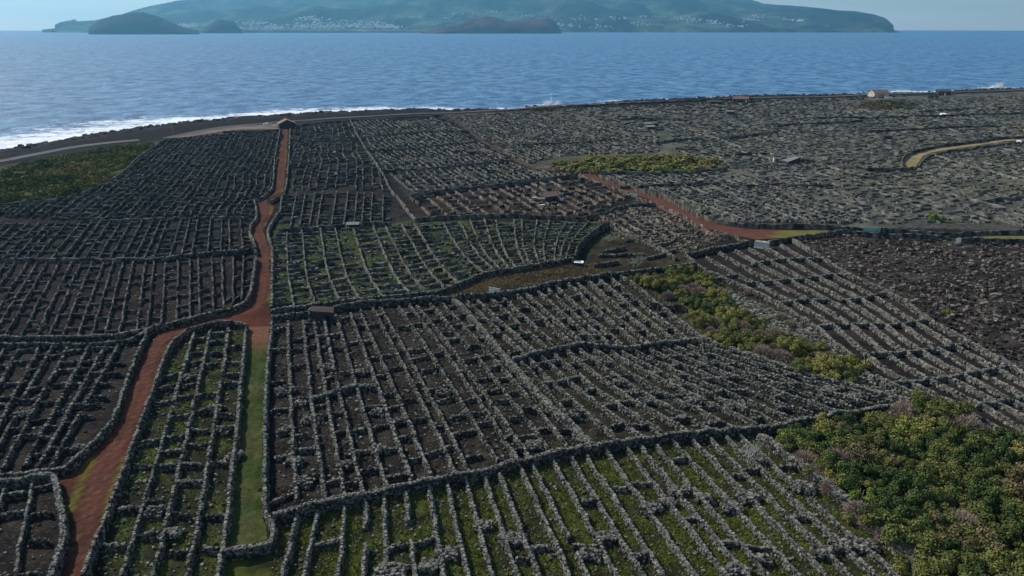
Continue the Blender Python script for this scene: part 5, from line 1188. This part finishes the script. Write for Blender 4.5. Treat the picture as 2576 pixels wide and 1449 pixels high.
# stone shed in the double wall
st = thing('stone_shed', 813, 806, RAD(6), 'dark stone shed with a brown sloping roof built into the wall', 'shed')
V = np.array([(-2.4,-1.3,-.3),(2.4,-1.3,-.3),(2.4,.3,-.3),(-2.4,.3,-.3),(-2.4,-1.3,2.7),(2.4,-1.3,2.2),(2.4,.3,2.8),(-2.4,.3,3.2)], float); part_poly('wall', st, V, BQ, M_lava)
V = np.array([(-2.2,-1.4,2.70),(2.5,-1.4,2.17),(2.5,.3,2.83),(-2.2,.3,3.22)], float); V = np.r_[V, V+np.array((0,0,.12))]; part_poly('roof', st, V, BQ, M_brownroof)
part('doorway', st, bm_([(1.2, -1.33, .85, .9, .1, 1.7)]), M_dark)
V, Fc, C = rocks(np.c_[np.full(40, -2.55)+rng.normal(0,.08,40), rng.uniform(-1.4, .3, 40), rng.uniform(.1, 3.0, 40)], .4*rng.uniform(.8, 1.2, (40, 3)), rng.random(40), stone_cols(40, .6, 0))
obj('corner_stones', mesh_from('corner_stones', V, Fc, C, M_stone), st, kind='stuff')
ln = thing('lean_to', 888, 577, RAD(3), 'low lean-to with a grey sheet roof and a white post', 'shelter')
V = np.array([(-2.0,-1.0,1.7),(2.1,-1.0,1.75),(2.0,1.0,2.15),(-2.0,1.0,2.1)], float); V = np.r_[V, V+np.array((0,0,.1))]; part_poly('roof', ln, V, BQ, M_greyroof)
part('post', ln, bm_([(-1.9, -.95, .85, .14, .14, 1.7)]), M_wpaint); part('post', ln, bm_([(-1.2, -.95, .85, .12, .12, 1.7)]), M_oldwood); part('back_wall', ln, bm_([(0, .9, .9, 4.0, .4, 1.8)]), M_lava)
# white concrete tank
tk = thing('concrete_tank', 1916, 622, RAD(-33), 'small white concrete cistern with a mossy lid beside the dark wall', 'cistern')
part('tank_wall', tk, bm_([(0, 0, .85, 3.8, 1.9, 1.7)]), M_conc); part('lid', tk, bm_([(0, 0, 1.77, 3.95, 2.05, .14)]), M_mossconc); part('plinth', tk, bm_([(.3, -.3, .1, 4.4, 2.6, .3)]), M_mossconc); part('hatch', tk, bm_([(.6, .1, 1.88, .8, .7, .1)]), M_conc)
def gate(u, v, w_, h, rz, mat, label, slats=0, posts=True, vertical=False):
    g_ = thing('gate', u, v, rz, label, 'gate')
    if slats:
        for i in range(slats):
            if vertical: part('slat', g_, bm_([(-w_/2+(i+.5)*w_/slats, 0, h/2, w_/slats*.62, .05, h)]), mat)
            else: part('slat', g_, bm_([(0, 0, h*(i+.5)/slats, w_, .05, h/slats*.62)]), mat)
    else: part('leaf', g_, bm_([(-w_/4, 0, h/2+.05, w_/2-.04, .07, h)]), mat); part('leaf', g_, bm_([(w_/4, 0, h/2+.05, w_/2-.04, .07, h)]), mat)
    if posts:
        for s in (-1, 1): part('post', g_, bm_([(s*(w_/2+.08), 0, h*.55, .14, .14, h*1.15)]), mat)
    return g_
gate(2193, 582, 4.9, 1.35, RAD(-3), M_mint, 'pale mint green double gate standing in the wall right of the red road')
gate(2409, 617, 1.5, 1.9, 0, M_wpaint, 'small white slatted gate in the dark wall at the right', 5, False, True)
gate(1593, 499, 2.6, 1.35, RAD(-28), M_palegate, 'whitish green sheet gate beside the right hand red road')
gate(575, 786, 1.5, 1.9, RAD(8), M_wood, 'narrow ochre wooden gate in the wall left of the road junction', 4, True, True)
gate(1459, 448, .5, 2.0, 0, M_wpaint, 'white gate post at the bend where the hut wall meets the road', 1, False, True)
gt = thing('gate', 1244, 744, RAD(-22), 'broken white slatted gate lying by the wall in the brown strip', 'gate')
for i in range(4): part('slat', gt, bm_([(.0, .12*i, .35+.38*i, 2.5, .06, .26)]), M_wpaint)
part('post', gt, bm_([(-1.3, 0, .95, .2, .16, 1.9)]), M_wpaint)
wt = thing('white_slab', 1456, 668, RAD(-12), 'white slab roof of a low box at the foot of the tall dark wall', 'slab')
part('slab', wt, bm_([(0, 0, .95, 2.5, 1.9, .12)]), M_wpaint); part('base', wt, bm_([(0, .1, .45, 1.9, 1.4, .9)]), M_lava)
for i, (u, lb) in enumerate(((1758, 'left of two white barrels beside the right hand red road'), (1764, 'right of two white barrels beside the right hand red road'))):
    b_ = thing('barrel', u, 574, 0, lb, 'barrel', 'white barrels by the road'); vv, ff = tube([(0, 0, 0), (0, 0, .1), (0, 0, 1.0), (0, 0, 1.1)], .36, .36, 10); part('drum', b_, (vv, ff), M_wpaint); part('lid', b_, bm_([(0, 0, 1.1, .5, .5, .05)]), M_wpaint)
b_ = thing('bucket', 1697, 601, 0, 'tiny cream bucket on the brown soil below the barrels', 'bucket'); vv, ff = tube([(0, 0, 0), (0, 0, .35), (0, 0, .7)], .25, .32, 8); part('pail', b_, (vv, ff), M_cream)
# ruin on the right slope
ru_ = thing('ruined_house', 1990, 413, RAD(18), 'ruined dark stone house with a sagging brown roof on the right slope', 'ruin')
V = np.array([(-3.2,-1.8,-.3),(3.2,-1.8,-.3),(3.2,1.8,-.3),(-3.2,1.8,-.3),(-3.2,-1.8,1.2),(3.2,-1.8,3.0),(3.2,1.8,2.8),(-3.2,1.8,1.6)], float); part_poly('wall', ru_, V, BQ, M_lava)
V = np.array([(-3.4,-1.7,1.25),(3.0,-1.7,2.95),(3.3,2.2,2.9),(-3.6,2.2,1.6)], float); V = np.r_[V, V+np.array((0,0,.15))]; part_poly('roof', ru_, V, BQ, M_greyroof)
w2 = thing('stone_hut', 1953, 408, RAD(-8), 'small open stone hut left of the ruined house', 'hut')
part('wall', w2, bm_([(-1.1, 0, .9, .7, 2, 1.8), (1.1, .2, .8, .5, 2, 1.6), (0, .8, .9, 2.4, .5, 1.8)]), M_conc); part('roof', w2, bm_([(.2, 0, 1.85, 3.2, 2.3, .16)]), M_greyroof)
for (u, v, w_, rz, m, lb) in ((1762, 461, 2.6, .3, M_greyroof, 'low stone hut with a grey slab roof in the pale lichen plots'), (1636, 328, 5.0, .1, M_greyroof, 'nearer of two grey roofed huts on the far middle slope'), (1632, 319, 4.5, .1, M_greyroof, 'farther of two grey roofed huts on the far middle slope'),
      (1836, 288, 5.0, -.1, M_greyroof, 'small pale roofed hut on the slope below the salmon roofed house'), (1965, 288, 3.0, 0, M_lava, 'small black hut on the far slope below the coast road'), (1726, 306, 2.6, 0, M_lava, 'tiny black hut left on the far slope'),
      (2372, 292, 3.5, 0, M_wpaint, 'whitish hut beside a dark wall on the far right slope'), (2228, 351, 4.5, .15, M_lava, 'dark low hut at the end of a wall on the right slope'), (2562, 363, 2.0, 0, M_wpaint, 'small white box at the far right end of the pale lane'),
      (842, 390, 1.3, 0, M_greyroof, 'small pale box in the brown plots right of the far road'), (1187, 390, 4.2, .1, M_lava, 'little black hut in the grey plots behind the hut wall'), (1060, 364, 1.8, 0, M_greyroof, 'small pale slab in the far centre plots'), (845, 446, 1.1, .1, M_greyroof, 'tiny pale slab in the brown plots'), (2515, 275, 4.0, 0, M_lava, 'dark hut at the far right edge of the slope')):
    hh = 1.5*max(.8, w_/3.4); t_ = thing('field_hut', u, v, rz, lb, 'hut'); part('wall', t_, bm_([(0, 0, hh/2, w_, w_*.7, hh)]), M_lava if m is not M_wpaint else M_wpaint)
    V = np.array([(-w_*.55,-w_*.4,hh),(w_*.55,-w_*.4,hh),(w_*.55,w_*.4,hh+.5),(-w_*.55,w_*.4,hh+.5)], float); V = np.r_[V, V+np.array((0,0,.15))]; part_poly('roof', t_, V, BQ, m)
# pickup truck
pk = thing('pickup_truck', 672, 315, RAD(187), 'white pickup truck parked in the gravel yard left of the barn', 'truck')
prof = [(-2.5,.45),(-2.5,1.0),(-.55,1.0),(-.25,1.62),(.95,1.62),(1.45,1.08),(2.35,.98),(2.45,.45)]
def prism(prof, wd, ins=.0):
    n = len(prof); V = [(x, -wd/2, z) for x, z in prof]+[(x, wd/2, z) for x, z in prof]
    Fc = [tuple(range(n))[::1], tuple(range(2*n-1, n-1, -1))]+[(i, n+i, n+(i+1) % n, (i+1) % n) for i in range(n)]
    return V, Fc
V, Fc = prism(prof, 1.75); o = part_poly('body', pk, V, Fc, M_carwhite); bv = o.modifiers.new('edge', 'BEVEL'); bv.width = .06; bv.segments = 2
part('bed', pk, bm_([(-1.5, 0, 1.02, 1.7, 1.5, .06)]), M_dark)
V, Fc = prism([(-.2,1.08),(.0,1.54),(.85,1.54),(1.25,1.08)], 1.79); part_poly('side_window', pk, V, Fc, M_glass)
part_poly('windscreen', pk, np.array([(1.0,-.75,1.58),(1.44,-.8,1.12),(1.44,.8,1.12),(1.0,.75,1.58)])+np.array((.03,0,.03)), [(0,1,2,3)], M_glass)
for x in (-1.6, 1.6):
    for y in (-.82, .82):
        vv, ff = tube([(x, y-.12, .38), (x, y+.12, .38)], .38, .38, 12); wv_ = np.r_[vv, [(x, y-.12, .38), (x, y+.12, .38)]]
        fl = [tuple(f) for f in ff]+[((k+1) % 12, k, 24) for k in range(12)]+[(12+k, 12+(k+1) % 12, 25) for k in range(12)]
        wh_ = part_poly('wheel', pk, wv_, fl, M_black); part('rim', wh_, bm_([(x, y*1.16, .38, .34, .05, .34)]), M_conc)
for y in (-.6, .6): part('headlight', pk, bm_([(2.46, y, .8, .06, .32, .18)]), M_glass)
# channel marker far out
mk_ = obj('channel_marker', None, loc=(float(qat(1588.5)*7400), 7400, -5-7400**2/(2*RE)), label='tiny dark buoy mast standing in the channel before the island', cat='buoy')
part('mast', mk_, bm_([(0, 0, 8, 3.2, 3.2, 20)]), M_dark); part('float', mk_, bm_([(0, 0, 1, 6, 6, 3)]), M_dark)
# power poles by the coast
for u, v, lb in ((1205, 278, 'left of two thin poles by the coast road'), (436, 341, 'thin pole at the start of the gravel yard')):
    t_ = thing('utility_pole', u, v, 0, lb, 'pole'); part('shaft', t_, bm_([(0, 0, 3, .2, .2, 6)]), M_oldwood)
# ------------------------------------------------------------------ sea air
hb = (unit_box()-np.array((0, .5, 0)))*np.array((150000., 60000., 1600.))
hb[:, 0] *= 1; hb[:, 1] += 22000
hb = np.array([(x, y, -60 if z == 0 else 1250) for x, y, z in (unit_box()*np.array((72000., 22600., 1))+np.array((0, 8200., 0)))])
Mh = bpy.data.materials.new('sea_haze'); Mh.use_nodes = True; nt = Mh.node_tree; nt.nodes.clear()
vo = N(nt, 'ShaderNodeVolumePrincipled'); vo.inputs['Color'].default_value = (.24, .64, 1.0, 1); vo.inputs['Density'].default_value = 5.5e-5; vo.inputs['Anisotropy'].default_value = .35
oo = N(nt, 'ShaderNodeOutputMaterial'); nt.links.new(vo.outputs[0], oo.inputs['Volume'])
obj('haze', mesh_from('haze', hb, BQ, None, Mh), label='thin blue sea air over the channel', kind='stuff')
